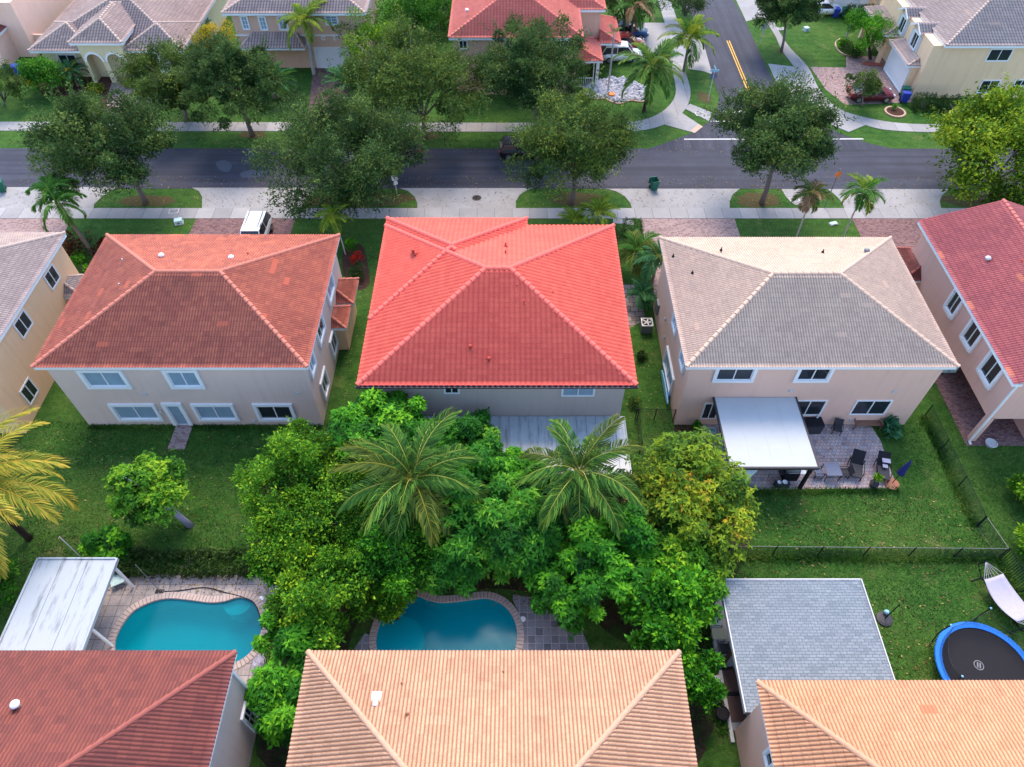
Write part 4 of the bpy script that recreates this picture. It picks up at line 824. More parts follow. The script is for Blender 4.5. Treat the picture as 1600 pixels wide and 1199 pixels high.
def palm(label, base, z, mats, nf=16, L=3.6, ll=.9, nl=44, w_=.028, trunk=.16, bark='bark', group=None, name='palm', e=(75, -25), curve=1.5, lean=(0, 0), seed=1, shaft=None, cat='palm tree', vee=.25, hang=.55, nuts=None):
    rg = random.Random(seed); t = thing(name, label, cat, (*base, 0), 0, group); lx, ly = lean
    if z > .5:
        m = MB(); n = 14; pts = [(lx*(i/n)**1.6, ly*(i/n)**1.6, z*i/n-.05) for i in range(n+1)]
        m.tube(pts, [trunk*(1.25 if i == 0 else 1.0-.25*i/n)*(1+.05*(i % 2)) for i in range(n+1)], 9); m.build('trunk', M[bark], t, smooth=True)
    if shaft: MB().tube([(lx, ly, z-1.0), (lx, ly, z-.4), (lx, ly, z+.2)], [trunk*.8, trunk*.95, trunk*.4], 9).build('crownshaft', M[shaft], t, smooth=True)
    for i in range(nf):
        f = (i+.5)/nf; el = radians(e[0]+(e[1]-e[0])*f**.85+rg.uniform(-7, 7)); az = i*2.39996+rg.uniform(-.2, .2); mt = mats[0] if rg.random() > .25 or len(mats) == 1 else rg.choice(mats[1:])
        if f > .85 and len(mats) > 2: mt = mats[-1]
        me = frond_mesh(mt, L, .0, curve, ll, nl, w_, i % 3, vee, hang); o = bpy.data.objects.new('frond', me); COL.objects.link(o); o.parent = t
        sc = rg.uniform(.85, 1.1)*(.8 if f < .12 else 1); o.location = (lx+cos(az)*trunk*.5, ly+sin(az)*trunk*.5, z+.1-.2*f); o.rotation_euler = (rg.uniform(-.25, .25), -el, az); o.scale = (sc, sc, sc)
    if nuts:
        m = MB()
        for k in range(nuts): a = rg.uniform(0, 6.28); m.lathe([(.01, -.12), (.09, -.06), (.11, .02), (.06, .11), (.01, .13)], (lx+cos(a)*.28, ly+sin(a)*.28, z-.25-rg.uniform(0, .25)), 8)
        m.build('coconut_cluster', M['wood'], t, smooth=True)
    return t
# ================================================================== planting
def plant():
    g1 = 'street trees along the near verge'; g2 = 'street trees along the far verge'
    oak = dict(leaf=.21, twig=200, K=110, n=440, cr=.18, trunk=.2, wide=.45, shell=.40, lump=.4)
    tree('dark green street tree at the left, its leaning pale trunk in the left grass island', G(228, 318), (180, 222), r=5.3, rz=3.4, group=g1, **oak)
    tree('broadest dark street tree, olive tips hanging over the road left of centre', G(556, 320), (545, 236), r=7.0, rz=4.6, group=g1, **{**oak, 'K': 135, 'n': 460})
    tree('dark street tree straight above the bright red roof, pale trunk in the grass island', G(892, 318), (905, 230), r=5.9, rz=4.0, group=g1, mat='f_oak2', **{**oak, 'twig': 160})
    tree('dark street tree by the crosswalk with its trunk beside the storm drain', G(1190, 318), (1222, 212), r=5.2, rz=3.6, group=g1, **oak)
    tree('yellow-green street tree at the right edge of the near verge', G(1532, 312), (1578, 238), r=6.6, rz=3.9, mat='f_lime2', leaf=.30, twig=60, K=110, n=330, cr=.2, group=g1, wide=.5, lump=.3)
    tree('far verge tree in front of the cream villa', G(292, 188), (275, 122), r=4.6, rz=2.9, mat='f_oak2', group=g2, **{**oak, 'K': 75})
    tree('far verge tree left of the feathery date palm', G(395, 212), (362, 122), r=4.3, rz=3.0, group=g2, **oak)
    tree('wide thin olive tree on the far verge in front of the garage house', G(665, 216), (655, 135), r=6.4, rz=4.0, mat='f_oak2', group=g2, **{**oak, 'twig': 160})
    tree('far verge tree in front of the coral roofed corner house', G(838, 212), (835, 120), r=4.8, rz=3.7, group=g2, **oak)
    tree('street tree by the side road, its thin trunk standing at the pavement edge, top right', G(1221, 80), (1232, 10), r=3.6, rz=2.6, group=g2, **{**oak, 'trunk': .14})
    tree('reddish olive shrub tree at the far left edge', G(5, 165), (8, 135), r=2.6, rz=2.0, mat='f_oak2', K=30, n=220, leaf=.15, trunk=.10, twig=40)
    tree('second small tree at the top edge left of the side road', G(1070, 30), (1072, 0), r=3.2, rz=2.4, K=30, n=220, leaf=.18, trunk=.14, twig=40)
    # trees at the back
    tree('pale green tree beside the garage of the tan two-storey house', G(590, 115), (585, 65), r=3.4, rz=2.8, mat='f_lime', K=36, n=240, leaf=.2, trunk=.14)
    tree('dense dark green tree between the tan house and the coral roofed corner house', G(645, 60), (640, 30), r=4.4, rz=3.2, mat='f_deep', K=50, n=260, leaf=.22)
    tree('dark tree at the top edge left of the coral roofed corner house', G(690, 45), (690, 15), r=3.4, rz=3.0, mat='f_deep', K=36, n=240, leaf=.22)
    tree('dark tree behind the villa roof at the top edge', G(95, -5), (100, -20), r=3.2, rz=2.4, mat='f_deep', K=30, n=200, leaf=.22)
    tree('dark round tree behind the parked cars at the top', (13, 84.5), z=3.6, r=3.3, rz=2.4, mat='f_hedge', K=40, n=220, leaf=.2)
    tree('round bright green tree in front of the peach-yellow house porch', G(1360, 92), (1355, 50), r=2.9, rz=2.1, mat='f_bright', bark='bark_dark', K=40, n=240, leaf=.16, trunk=.16)
    tree('small young tree with orange fruit in front of the maroon car', G(1346, 168), (1350, 133), r=1.9, rz=1.5, mat='f_oak2', K=20, n=150, leaf=.2, trunk=.07, cr=.28)
    tree('yellow flowering shrub tree beside the villa roof', G(338, 100), (338, 58), r=2.7, rz=1.7, mat='f_yellow', K=18, n=150, leaf=.18, trunk=.1)
    # backyards
    mg = 'trees crowding the middle back gardens'
    def J(lab, u, v, hc, r, mat, mode='leaf', rz=None, leaf=.22, K=None, n=None, **k):
        x, y = G(u, v, hc); K = K or int(26+r*9); n = n or (70 if mode == 'rosette' else 300)
        tree(lab, (x, y), z=hc, r=r, rz=rz or r*.75, mat=mat, bark=k.pop('bark', 'bark_dark'), mode=mode, leaf=leaf, K=int(K*1.15), n=int(n*1.15), group=mg, wide=k.pop('wide', .38 if mode == 'rosette' else .5), cr=k.pop('cr', .24), trunk=.16, lump=.6, shell=.4, twig=60 if mode == 'leaf' else 0, **k)
    J('lime green tree beside the back wall corner of the terracotta-roofed house', 462, 740, 4.2, 2.9, 'f_lime', leaf=.19)
    J('mango tree with yellowish tips between the terracotta house and the left coconut palm', 585, 680, 4.3, 2.78, 'f_bright', 'rosette', leaf=.29)
    J('yellow-green tree with bare grey twigs at the left rim of the thicket', 455, 830, 3.9, 2.85, 'f_lime', leaf=.18, bare=8, n=230, bark='bark')
    J('open yellow-green tree left of the left coconut palm with branches showing', 545, 800, 4.0, 3.36, 'f_lime', leaf=.18, bare=14, n=200, bark='bark')
    J('deep green mango tree below the left coconut palm', 600, 865, 3.7, 2.67, 'f_bright', leaf=.2, bare=6)
    J('green tree above the thicket edge between the two pools', 520, 922, 3.4, 2.50, 'f_lime', leaf=.2)
    J('bright green tree hiding the gap beside the pale stone pool deck', 480, 990, 2.8, 1.8, 'f_bright', 'rosette', leaf=.29)
    J('bright green bush tree at the left eave of the peach roof', 448, 1080, 2.4, 1.86, 'f_bright', 'rosette', leaf=.29)
    J('blue-green mango tree right of the left coconut palm', 750, 815, 3.6, 3.02, 'f_deep', 'rosette', leaf=.31, wide=.3)
    J('dark mango tree in front of the white patio cover', 735, 700, 3.0, 2.44, 'f_deep', 'rosette', leaf=.26)
    J('mango tree tucked behind the left coconut palm against the patio cover', 665, 705, 3.2, 2.32, 'f_bright', 'rosette', leaf=.26)
    J('small bright tree between the two coconut palms', 800, 745, 3.2, 2.09, 'f_bright', 'rosette', leaf=.29)
    J('blue-green mango tree between the two coconut palms above the right pool', 812, 842, 3.4, 2.40, 'f_deep', 'rosette', leaf=.31, wide=.3)
    J('mango tree above the brick edge of the right pool', 705, 868, 3.0, 2.00, 'f_deep', 'rosette', leaf=.26, wide=.3)
    J('bright green bush below the right coconut palm beside the grey stone deck', 890, 915, 2.6, 1.86, 'f_bright', 'rosette', leaf=.29)
    J('green tree right of the right coconut palm', 960, 850, 3.5, 2.44, 'f_bright', 'rosette', leaf=.29)
    J('large mango tree with yellow and orange new leaves beside the white awning', 1080, 782, 4.0, 4.06, 'f_gold', 'rosette', leaf=.25, rz=2.8, bare=8, n=62)
    J('lower green mango tree in front of the yellow mango tree', 1055, 868, 3.2, 2.2, 'f_lime', 'rosette', leaf=.29)
    J('vivid green tree right of the peach roof corner', 1050, 945, 3.4, 2.25, 'f_bright', leaf=.29)
    J('vivid green narrow tree at the right eave of the peach roof', 1078, 1050, 2.4, 1.35, 'f_bright', leaf=.22)
    J('drooping olive branch tree leaning over the left end of the right pool', 610, 938, 2.2, 1.15, 'f_lime', leaf=.18, n=180, bare=8)
    J('small shrub tree at the left wall of the mango thicket near the soil', 690, 775, 3.4, 2.20, 'f_bright', leaf=.2)
    J('low bush tree at the lawn side of the thicket below the terracotta house', 450, 885, 2.8, 1.74, 'f_bright', leaf=.2)
    x, y = G(298, 822); tree('round lime green tree on a leaning lichen-grey trunk in the left lawn', (x, y), z=3.4, r=2.15, rz=1.55, mat='f_lime', bark='bark_blue', leaf=.19, mode='rosette', K=44, n=75, limbs=3, lean=(-1.4, .5), trunk=.17, cr=.26, wide=.45)
    shrub('bright green shrub between the left lawn and the white carport roof', G(187, 868), 1.1, 2.3, 'f_bright', leaf=.26, K=14, n=60, mode='rosette')
    shrub('green shrub at the left edge below the yellow coconut palm', G(5, 935), 1.7, 2.6, 'f_bright', leaf=.2, K=22, n=200)
    shrub('round yellow-green shrub at the right edge', G(1598, 785), 1.5, 2.4, 'f_lime', leaf=.2, K=22, n=200)
    shrub('yellow-green shrub at the right edge below the round shrub, beside the picket fence', G(1604, 868), 1.4, 2.4, 'f_lime', leaf=.2, K=22, n=200)
    shrub('big-leaved blue-green plant at the end of the wooden bench', G(1387, 674), .75, .9, 'f_teal', leaf=.42, K=8, n=26, wide=.6)
    shrub('small green plant in the bed at the left back corner of the tan-roofed house', G(1087, 671), .35, .7, 'f_bright', leaf=.18, K=6, n=50)
    x0, y0 = G(192, 886); x1, y1 = G(400, 884)
    shrub('low mixed green hedge along the pool yard edge', ((x0+x1)/2, (y0+y1)/2), 1, .8, 'f_hedge', leaf=.15, box=(x1-x0, 1.3, .75), name='hedge', cat='hedge', K=60)
    shrub('clipped dark cube hedge at the front right corner of the bright red roof', G(986, 372), 1, 1.4, 'f_hedge', leaf=.09, box=(1.5, 1.3, 1.5), name='hedge', cat='hedge')
    shrub('second lower clipped hedge left of the cube hedge', G(966, 384), 1, 1.1, 'f_hedge', leaf=.09, box=(1.2, 1.6, 1.1), name='hedge', cat='hedge')
    shrub('trimmed boxy hedge nearest the garage under the peach-yellow wall', G(1440, 171), 1, 1.3, 'f_hedge', leaf=.12, box=(2.1, 1.3, 1.35), name='hedge', cat='hedge')
    shrub('wider trimmed boxy hedge under the peach-yellow wall', G(1486, 174), 1, 1.3, 'f_hedge', leaf=.12, box=(2.7, 1.4, 1.35), name='hedge', cat='hedge')
    shrub('dark hedge behind the two bare palm trunks at the top edge', G(1352, 32), 1, 1.5, 'f_hedge', leaf=.14, box=(5, 1.4, 1.5), name='hedge', cat='hedge')
    shrub('large dark green conifer-like bush left of the villa entry', G(82, 146), 2.6, 3.8, 'f_deep', leaf=.2, K=46, n=260)
    shrub('yellow bush at the left foot of the large dark bush', G(57, 137), .75, 1.1, 'f_yellow', leaf=.12, K=8, n=120)
    shrub('yellow-green leafy border plant beside the villa path', G(152, 146), 1.2, .8, 'f_gold', leaf=.2, K=14, n=50)
    shrub('variegated bush by the front path of the villa', G(205, 134), .9, 1.0, 'f_gold', leaf=.2, K=10, n=60)
    shrub('dark red croton clump at the base of the double palm', G(118, 398), 1.5, 1.2, 'f_croton', leaf=.22, K=18, n=60)
    shrub('green and red croton clump between the double palm and the terracotta roof', G(176, 392), 1.4, 1.0, 'f_croton', leaf=.22, K=16, n=60)
    shrub('tall green shrub at the corner of the orange-walled house', G(133, 425), .9, 2.0, 'f_bright', leaf=.2, K=12, n=70)
    shrub('small round green shrub near the thin palm beside the terracotta house', G(553, 392), .8, 1.0, 'f_bright', leaf=.14, K=10, n=80)
    shrub('shrub covered in red flowers in the side bed', G(558, 412), .65, .9, 'f_redfl', leaf=.13, K=8, n=80)
    shrub('dark green shrub below the red flowering one', G(556, 436), .95, 1.2, 'f_hedge', leaf=.14, K=12, n=90)
    shrub('shrub row at the rock garden beside the white porch column', G(935, 118), 1.3, 1.6, 'f_hedge', leaf=.16, K=14, n=120)
    shrub('low green plants at the foot of the round bright tree', G(1332, 85), 1.5, 1.0, 'f_hedge', leaf=.18, K=16, n=90)
    shrub('light green shrub at the kerbed bed left of the round bright tree', G(1318, 76), .9, 1.0, 'f_bright', leaf=.18, K=10, n=70)
    shrub('tiny shrub in the middle of the round kerbed bed', G(1396, 173), .32, .7, 'f_bright', leaf=.14, K=5, n=40)
    shrub('potted green shrub beside the dark lounge chairs', G(1363, 758), .32, .75, 'f_lime', leaf=.16, K=6, n=40, z0=.35)
    shrub('bushy plants under the window beside the air conditioner', G(1003, 560), .5, .5, 'f_hedge', leaf=.14, K=8, n=70)
    shrub('dry pale bush at the back right corner of the red-roofed house', G(992, 636), .6, .8, 'f_oak2', leaf=.12, K=7, n=70)
    shrub('garden shrubs behind the garage house at the top', G(650, 72), 2.0, 1.6, 'f_deep', leaf=.2, K=20, n=120)
    # palms
    palm('slim palm with arching blue-green fronds, left of two stems by the double palm', G(135, 386), 5.4, ['p_green'], nf=9, L=2.3, ll=.75, nl=40, w_=.04, trunk=.10, bark='bark_pale', e=(60, 5), curve=1.9, lean=(-.25, .2), seed=3, shaft='p_green')
    palm('thicker of the two palms by the croton bed with a dark trunk', G(144, 396), 5.0, ['p_green'], nf=9, L=2.5, ll=.8, nl=42, w_=.042, trunk=.16, e=(60, -10), curve=1.9, lean=(-.4, -.1), seed=5, shaft='p_green')
    palm('small bright palm on a thin trunk beside the front corner of the terracotta house', G(540, 398), 3.9, ['p_lime'], nf=13, L=1.45, ll=.55, nl=26, w_=.035, trunk=.06, bark='bark_pale', e=(70, -35), curve=1.2, seed=6, lean=(-.3, 0))
    palm('yellow-green areca palm peeking over the bright red roof', G(930, 372, 0), 2.6, ['p_lime', 'p_olive'], nf=14, L=1.8, ll=.6, nl=30, w_=.03, trunk=.08, e=(80, 10), curve=1.3, seed=7)
    palm('lower yellow areca palm left of the taller one at the red roof edge', G(895, 376, 0), 2.2, ['p_lime'], nf=10, L=1.3, ll=.5, nl=26, w_=.03, trunk=.06, e=(80, 10), curve=1.3, seed=8)
    palm('clump palm with fine fronds between the red and the tan roofs, front one', G(990, 425), 2.2, ['p_green', 'p_olive'], nf=18, L=2.0, ll=.75, nl=40, w_=.03, trunk=.1, e=(80, -15), curve=1.5, seed=9)
    palm('fan-leaved palm against the tan-roofed house side wall', G(1018, 448), 3.0, ['p_bluish', 'p_olive'], nf=15, L=1.9, ll=.8, nl=34, w_=.035, trunk=.12, e=(75, -30), curve=1.5, seed=10)
    palm('small green palm below the clump palms by the stone path', G(1000, 478), 1.3, ['p_bluish'], nf=12, L=1.3, ll=.5, nl=28, w_=.03, trunk=.07, e=(80, -10), curve=1.3, seed=11)
    palm('slender palm with dry hanging fronds by the storm drain', G(1244, 371), 4.4, ['p_olive', 'p_dead'], nf=13, L=1.75, ll=.6, nl=30, w_=.04, trunk=.07, bark='bark_pale', e=(70, -45), curve=1.4, seed=12, lean=(0, .1))
    palm('slender palm with fresh green fronds over the near sidewalk, right of the orange sign', G(1317, 371), 4.7, ['p_green', 'p_lime'], nf=12, L=2.0, ll=.75, nl=32, w_=.045, trunk=.07, bark='bark_pale', e=(75, -45), curve=1.4, seed=13)
    palm('yellowing coconut palm leaning in from the left edge', (-28.4, 19.6), 6.4, ['p_yellow', 'p_olive', 'p_yellow'], nf=24, L=5.4, ll=1.15, nl=58, w_=.042, trunk=.19, bark='bark_dark', e=(70, -30), curve=1.35, seed=14, hang=.8)
    x, y = G(645, 750, 6.2); palm('left coconut palm of the two standing in the thicket', (x, y-.3), 6.2, ['p_coco', 'p_coco', 'p_olive', 'p_olive'], nf=26, L=4.5, ll=1.15, nl=54, w_=.040, trunk=.19, e=(88, -22), curve=1.75, seed=15, lean=(0, .3), hang=2.3, nuts=6)
    x, y = G(905, 738, 6.0); palm('right coconut palm of the two standing in the thicket, coconuts showing', (x, y-.3), 6.0, ['p_coco', 'p_olive', 'p_coco', 'p_olive'], nf=21, L=4.3, ll=1.1, nl=54, w_=.040, trunk=.18, e=(86, -28), curve=1.75, seed=18, lean=(0, .3), hang=2.3, nuts=12)
    palm('curved pale-trunked palm in front of the garage house', G(491, 116), 5.7, ['p_lime', 'p_green'], nf=13, L=3.0, ll=1.0, nl=40, w_=.05, trunk=.2, bark='bark_pale', e=(75, -15), curve=1.5, lean=(.2, 0), seed=16, shaft='p_lime')
    palm('full coconut palm at the corner lawn beside the rock garden', G(1006, 175), 4.6, ['p_coco', 'p_lime', 'p_green'], nf=20, L=3.9, ll=1.0, nl=50, w_=.05, trunk=.17, bark='bark_dark', e=(80, -20), curve=1.4, seed=17, lean=(.2, .2), hang=.7)
    palm('coconut palm with yellow tips behind the corner lawn palm', G(1068, 112), 3.6, ['p_lime', 'p_olive', 'p_green'], nf=18, L=3.6, ll=.95, nl=46, w_=.05, trunk=.16, e=(80, -15), curve=1.4, seed=19, hang=.7)
    palm('palm with a dead orange frond at the top behind the parked cars', G(985, 65), 4.0, ['p_green', 'p_dead'], nf=13, L=3.0, ll=.8, nl=36, w_=.05, trunk=.13, e=(75, -45), curve=1.4, seed=20)
    palm('thin bare pole-like palm standing beside the white porch column', G(950, 142), 6.0, ['p_dead', 'p_green'], nf=5, L=.9, ll=.4, nl=14, w_=.04, trunk=.10, bark='bark_pale', e=(80, 30), curve=1.0, seed=21)
    palm('date palm with long feathery fronds before the garage house', G(430, 152), 1.6, ['p_bluish', 'p_green'], nf=30, L=2.9, ll=.6, nl=46, w_=.04, trunk=.3, e=(80, 0), curve=1.1, seed=22, hang=.25)
    palm('blue-green date palm right of the white garage door', G(548, 150), 1.4, ['p_bluish'], nf=28, L=2.6, ll=.55, nl=44, w_=.04, trunk=.3, e=(80, 0), curve=1.0, seed=23, hang=.25)
    palm('dark spiky sago palm beside the villa roof edge', G(325, 80), 1.6, ['p_bluish'], nf=26, L=1.9, ll=.45, nl=36, w_=.035, trunk=.25, e=(80, 5), curve=.9, seed=24, hang=.2)
    palm('feathery pygmy palm in front of the villa arches', G(122, 135), 1.6, ['p_bluish', 'p_olive'], nf=22, L=1.9, ll=.55, nl=34, w_=.03, trunk=.12, e=(75, -20), curve=1.4, seed=25)
    palm('bare tall palm trunk at the top right, left one of the pair', G(1320, 64), 9.5, ['p_green'], nf=10, L=2.6, ll=.8, nl=30, w_=.04, trunk=.10, bark='bark_pale', seed=26)
    palm('bare tall palm trunk at the top right, right one of the pair', (G(1362, 30)), 9.5, ['p_green'], nf=10, L=2.6, ll=.8, nl=30, w_=.04, trunk=.10, bark='bark_pale', seed=27)
    palm('green palm frond head entering at the right edge above the yellow street tree', (49.8, 61.6), 5.4, ['p_lime'], nf=10, L=2.4, ll=.8, nl=30, w_=.04, trunk=.12, seed=28)
plant()
# ================================================================== street things
def car(label, x, y, rz, paint, kind='suv', name='parked_car', L=4.6, W=1.85, Hh=1.7):
    t = thing(name, label, 'car', (x, y, .03), rz); b = MB(); h = Hh
    if kind == 'suv': st = [(-.5, .42, .95, .80), (-.47, .30, 1.02, .93), (-.36, .24, 1.04, 1), (0, .24, 1.02, 1), (.22, .24, 1.0, 1), (.38, .26, .95, .98), (.47, .32, .80, .88), (.5, .42, .62, .74)]; cab = [(-.485, 1.02, .84), (-.40, h-.06, .74), (.02, h, .76), (.12, h-.04, .74), (.27, 1.0, .84)]
    else: st = [(-.5, .42, .80, .78), (-.46, .28, .92, .92), (-.30, .24, .95, 1), (0, .24, .93, 1), (.22, .24, .92, 1), (.38, .26, .84, .96), (.47, .30, .70, .86), (.5, .40, .56, .72)]; cab = [(-.42, .92, .84), (-.24, h-.26, .72), (.02, h-.22, .74), (.08, h-.25, .72), (.27, .90, .84)]
    rows = []
    for fx, z0, z1, wf in st:
        w_ = W/2*wf; X = fx*L; zm = (z0+z1)/2
        rows.append([(X, -w_*.9, z0), (X, -w_, zm-.1), (X, -w_*.99, zm+.1), (X, -w_*.90, z1-.03), (X, -w_*.6, z1+.02), (X, w_*.6, z1+.02), (X, w_*.90, z1-.03), (X, w_*.99, zm+.1), (X, w_, zm-.1), (X, w_*.9, z0)])
    vs = [p for r_ in rows for p in r_]; n = 10; fs = [(i*n+k, i*n+(k+1) % n, (i+1)*n+(k+1) % n, (i+1)*n+k) for i in range(len(rows)-1) for k in range(n)]+[tuple(range(n)), tuple(range((len(rows)-1)*n, len(rows)*n))[::-1]]
    b.add(vs, fs); body = b.build('body', M[paint], t, smooth=True)
    g = MB(); r = [(fx*L, z, W/2*wf) for fx, z, wf in cab]; vs = []
    for X, z, w_ in r: vs += [(X, -w_, z), (X, w_, z)]
    zb = r[0][1]; vs += [(X, s_*W/2*.90, zb-.08) for X, z, w_ in r for s_ in (-1, 1)]
    fs = [(2*i, 2*i+1, 2*i+3, 2*i+2) for i in range(4)]+[(10+2*i, 10+2*i+2, 2*i+2, 2*i) for i in range(4)]+[(11+2*i, 2*i+1, 2*i+3, 11+2*i+2) for i in range(4)]+[(0, 10, 11, 1), (8, 9, 19, 18)]
    g.add(vs, fs); g.build('window', M['glass'], t)
    rf = MB(); a, c = r[1], r[3]; zz = max(a[1], c[1])
    rf.add([(a[0]-.03, -a[2]*1.0, a[1]-.02), (a[0]-.03, a[2], a[1]-.02), (a[0], a[2]*.95, a[1]+.03), (a[0], -a[2]*.95, a[1]+.03), (r[2][0], -r[2][2]*.96, r[2][1]+.05), (r[2][0], r[2][2]*.96, r[2][1]+.05), (c[0]+.03, -c[2]*.95, c[1]+.03), (c[0]+.03, c[2]*.95, c[1]+.03), (c[0]+.06, -c[2], c[1]-.03), (c[0]+.06, c[2], c[1]-.03)], [(0,1,2,3), (3,2,5,4), (4,5,7,6), (6,7,9,8)])
    for s_ in (-1, 1):
        for i, q in ((0, 1), (3, 4)): rf.rod((r[i][0], s_*r[i][2]*1.0, r[i][1]), (r[q][0], s_*r[q][2]*1.01, r[q][1]), .045, n=5)
        xm = -.13*L; rf.rod((xm, s_*W/2*.86, zb), (xm+.02, s_*r[2][2]*1.0, h-.04 if kind == 'suv' else h-.26), .045, n=5); rf.rod((a[0], s_*a[2], a[1]), (c[0], s_*c[2], c[1]), .04, n=5)
    rf.build('roof_panel', M[paint], t, smooth=False)
    for fx in (-.31, .31):
        for s_ in (-1, 1):
            m = MB().rod((fx*L, s_*(W/2-.20), .33), (fx*L, s_*(W/2+.015), .33), .34, n=18); w_ = m.build('wheel', M['tyre'], t); MB().rod((fx*L, s_*(W/2), .33), (fx*L, s_*(W/2+.03), .33), .21, n=10).build('rim', M['rim'], w_)
    for s_ in (-1, 1):
        MB().box(L*.455, L*.492, s_*W*.34-.16, s_*W*.34+.16, .62, .76, tx=.7).build('headlight', M['lamp_clear'], t); MB().box(-L*.502, -L*.47, s_*W*.36-.12, s_*W*.36+.12, .68, .94).build('taillight', M['lamp_red'], t)
        MB().box(.20*L, .235*L, s_*(W/2+.08)-.1, s_*(W/2+.08)+.1, .98, 1.12).build('mirror', M[paint], t)
    if paint == 'car_white' and kind == 'suv' and L > 4.7:
        for s_ in (-1, 1): MB().box(-.38*L, .05*L, s_*.55-.02, s_*.55+.02, h+.04, h+.09).build('roof_rail', M['grey'], t)
    return t
car('white sport utility car parked on the dark paver driveway above the terracotta roof', G(404, 345, 1.0)[0]-.0, 46.6, -pi/2, 'car_white', L=4.9, W=1.95, Hh=1.75)
x, y = G(1357, 155); car('maroon crossover parked behind the small young tree', x, y, 0, 'car_maroon', 'sedan', Hh=1.75)
x, y = G(817, 243); car('black car on the road, half hidden by the tree above the red roof', x, y, 0, 'car_black', Hh=1.6, L=4.4)
x, y = G(622, 243); car('dark car on the road with a red tail light, hidden under the broadest street tree', x, y, pi, 'car_black', 'sedan')
x, y = G(970, 94); car('white van-like car nearest the rock garden, beside the red car', x, y, 0, 'car_white', L=4.6, Hh=1.75)
x, y = G(975, 75.5); car('red car between the white and the blue car', x, y, 0, 'car_red', 'sedan', Hh=1.75)
x, y = G(978, 58); car('dark blue pickup-sized car farthest in the row beside the coral roofed house', x, y, 0, 'car_blue', 'sedan', L=5, Hh=1.8)
x, y = G(1283, 22); car('white car behind the street tree at the top right', x, y, 0, 'car_white', 'sedan')
def cart(label, x, y, rz, mat, group='wheeled rubbish bins', tip=0, op=False):
    t = thing('wheeled_bin', label, 'rubbish bin', (x, y, .03), rz, group); t.rotation_euler = (tip, 0, rz); m = MB(); m.v = []
    m.add([(-.24, -.30, .06), (.24, -.30, .06), (.24, .28, .06), (-.24, .28, .06), (-.30, -.38, .98), (.30, -.38, .98), (.30, .38, .98), (-.30, .38, .98)], [(3,2,1,0), (0,1,5,4), (1,2,6,5), (2,3,7,6), (3,0,4,7)]+([] if op else [(4,5,6,7)]))
    m.box(-.33, .33, -.41, -.37, .93, 1.0); m.build('bin_body', M[mat], t)
    l = MB()
    if op: l.add([(-.33, .40, 1.0), (.33, .40, 1.0), (.33, .52, .30), (-.33, .52, .30), (-.33, .45, 1.0), (.33, .45, 1.0), (.33, .57, .30), (-.33, .57, .30)], [(0,1,2,3), (7,6,5,4), (0,4,5,1), (1,5,6,2), (2,6,7,3), (3,7,4,0)])
    else: l.box(-.33, .33, -.43, .42, .99, 1.07, tx=.86, ty=.86)
    l.build('lid', M[mat], t); h = MB(); h.rod((-.28, .46, .97), (.28, .46, .97), .022); h.build('handle', M['dark'], t)
    for s_ in (-1, 1): MB().rod((s_*.22, .32, .12), (s_*.29, .32, .12), .125, n=12).build('wheel', M['tyre'], t)
for lb, q, mt, rz in (('green bin at the left edge of the near road', (6, 299), 'bin_green', .5), ('green bin beside the pink house, left of the blue one', (17, 118), 'bin_green', 0), ('blue bin beside the pink house, right of the green one', (30, 117), 'bin_blue', 0), ('green bin behind the blue bin at the peach-yellow house garage', (1411, 152), 'bin_green', 1.4), ('blue bin in front of the green bin at the peach-yellow house garage', (1411, 160), 'bin_blue', 1.4), ('blue bin with a white lid by the white car at the top right', (1304, 27), 'bin_blue', 0), ('green bin by the white car at the top right, right of the blue one', (1317, 27), 'bin_green', 0)):
    cart(lb, *G(*q), rz, mt)
cart('open green bin on the concrete apron above the red roof, lid hanging back', *G(1021, 296), .25, 'bin_green', op=True)
def sign(label, q, h, kind, rz=0):
    x, y = G(*q); t = thing('street_sign', label, 'sign', (x, y, 0), rz); MB().rod((0, 0, 0), (0, 0, h), .04, n=8).build('pole', M['lgrey'] if kind != 'orange' else M['grey'], t)
    m = MB()
    if kind == 'stop': P = [(.38*cos(pi/8+k*pi/4), h-.45+.38*sin(pi/8+k*pi/4)) for k in range(8)]; m.add([(a, .04, b) for a, b in P]+[(a, .055, b) for a, b in P], [tuple(range(8)), tuple(range(8, 16))[::-1]]+[(k, 8+k, 8+(k+1) % 8, (k+1) % 8) for k in range(8)]); m.build('panel', M['slate'] if 'dark' in label else M['lgrey'], t)
    if kind == 'stop' and 'dark' in label:
        for k, a in ((0, 0), (1, pi/2)): MB().box(-.45, .45, -.012, .012, h+.02+k*.24, h+.22+k*.24, rz=a).build('name_blade', M['cyan'], t)
    if kind == 'orange': m.add([(-.36, -.05, h-.5), (0, -.05, h-.86), (.36, -.05, h-.5), (0, -.05, h-.14), (-.36, -.03, h-.5), (0, -.03, h-.86), (.36, -.03, h-.5), (0, -.03, h-.14)], [(0,1,2,3), (7,6,5,4), (0,4,5,1), (1,5,6,2), (2,6,7,3), (3,7,4,0)]); m.build('panel', M['orange'], t)
    if kind == 'plate': m.box(-.28, .28, -.06, -.03, h-.55, h-.02); m.box(-.2, .2, -.06, -.03, h-1.0, h-.62); m.build('panel', M['white'], t)
    return t
sign('street name sign over a dark stop sign back, at the side road mouth', (1106, 158), 3.1, 'stop'); sign('pale stop sign seen from behind across the side road', (1187, 70), 2.4, 'stop'); sign('white plate sign on a short pole under the broadest street tree', (620, 302), 1.9, 'plate', .5); sign('orange diamond warning sign on a leaning pole at the near sidewalk', (1288, 325), 3.9, 'orange', .3)
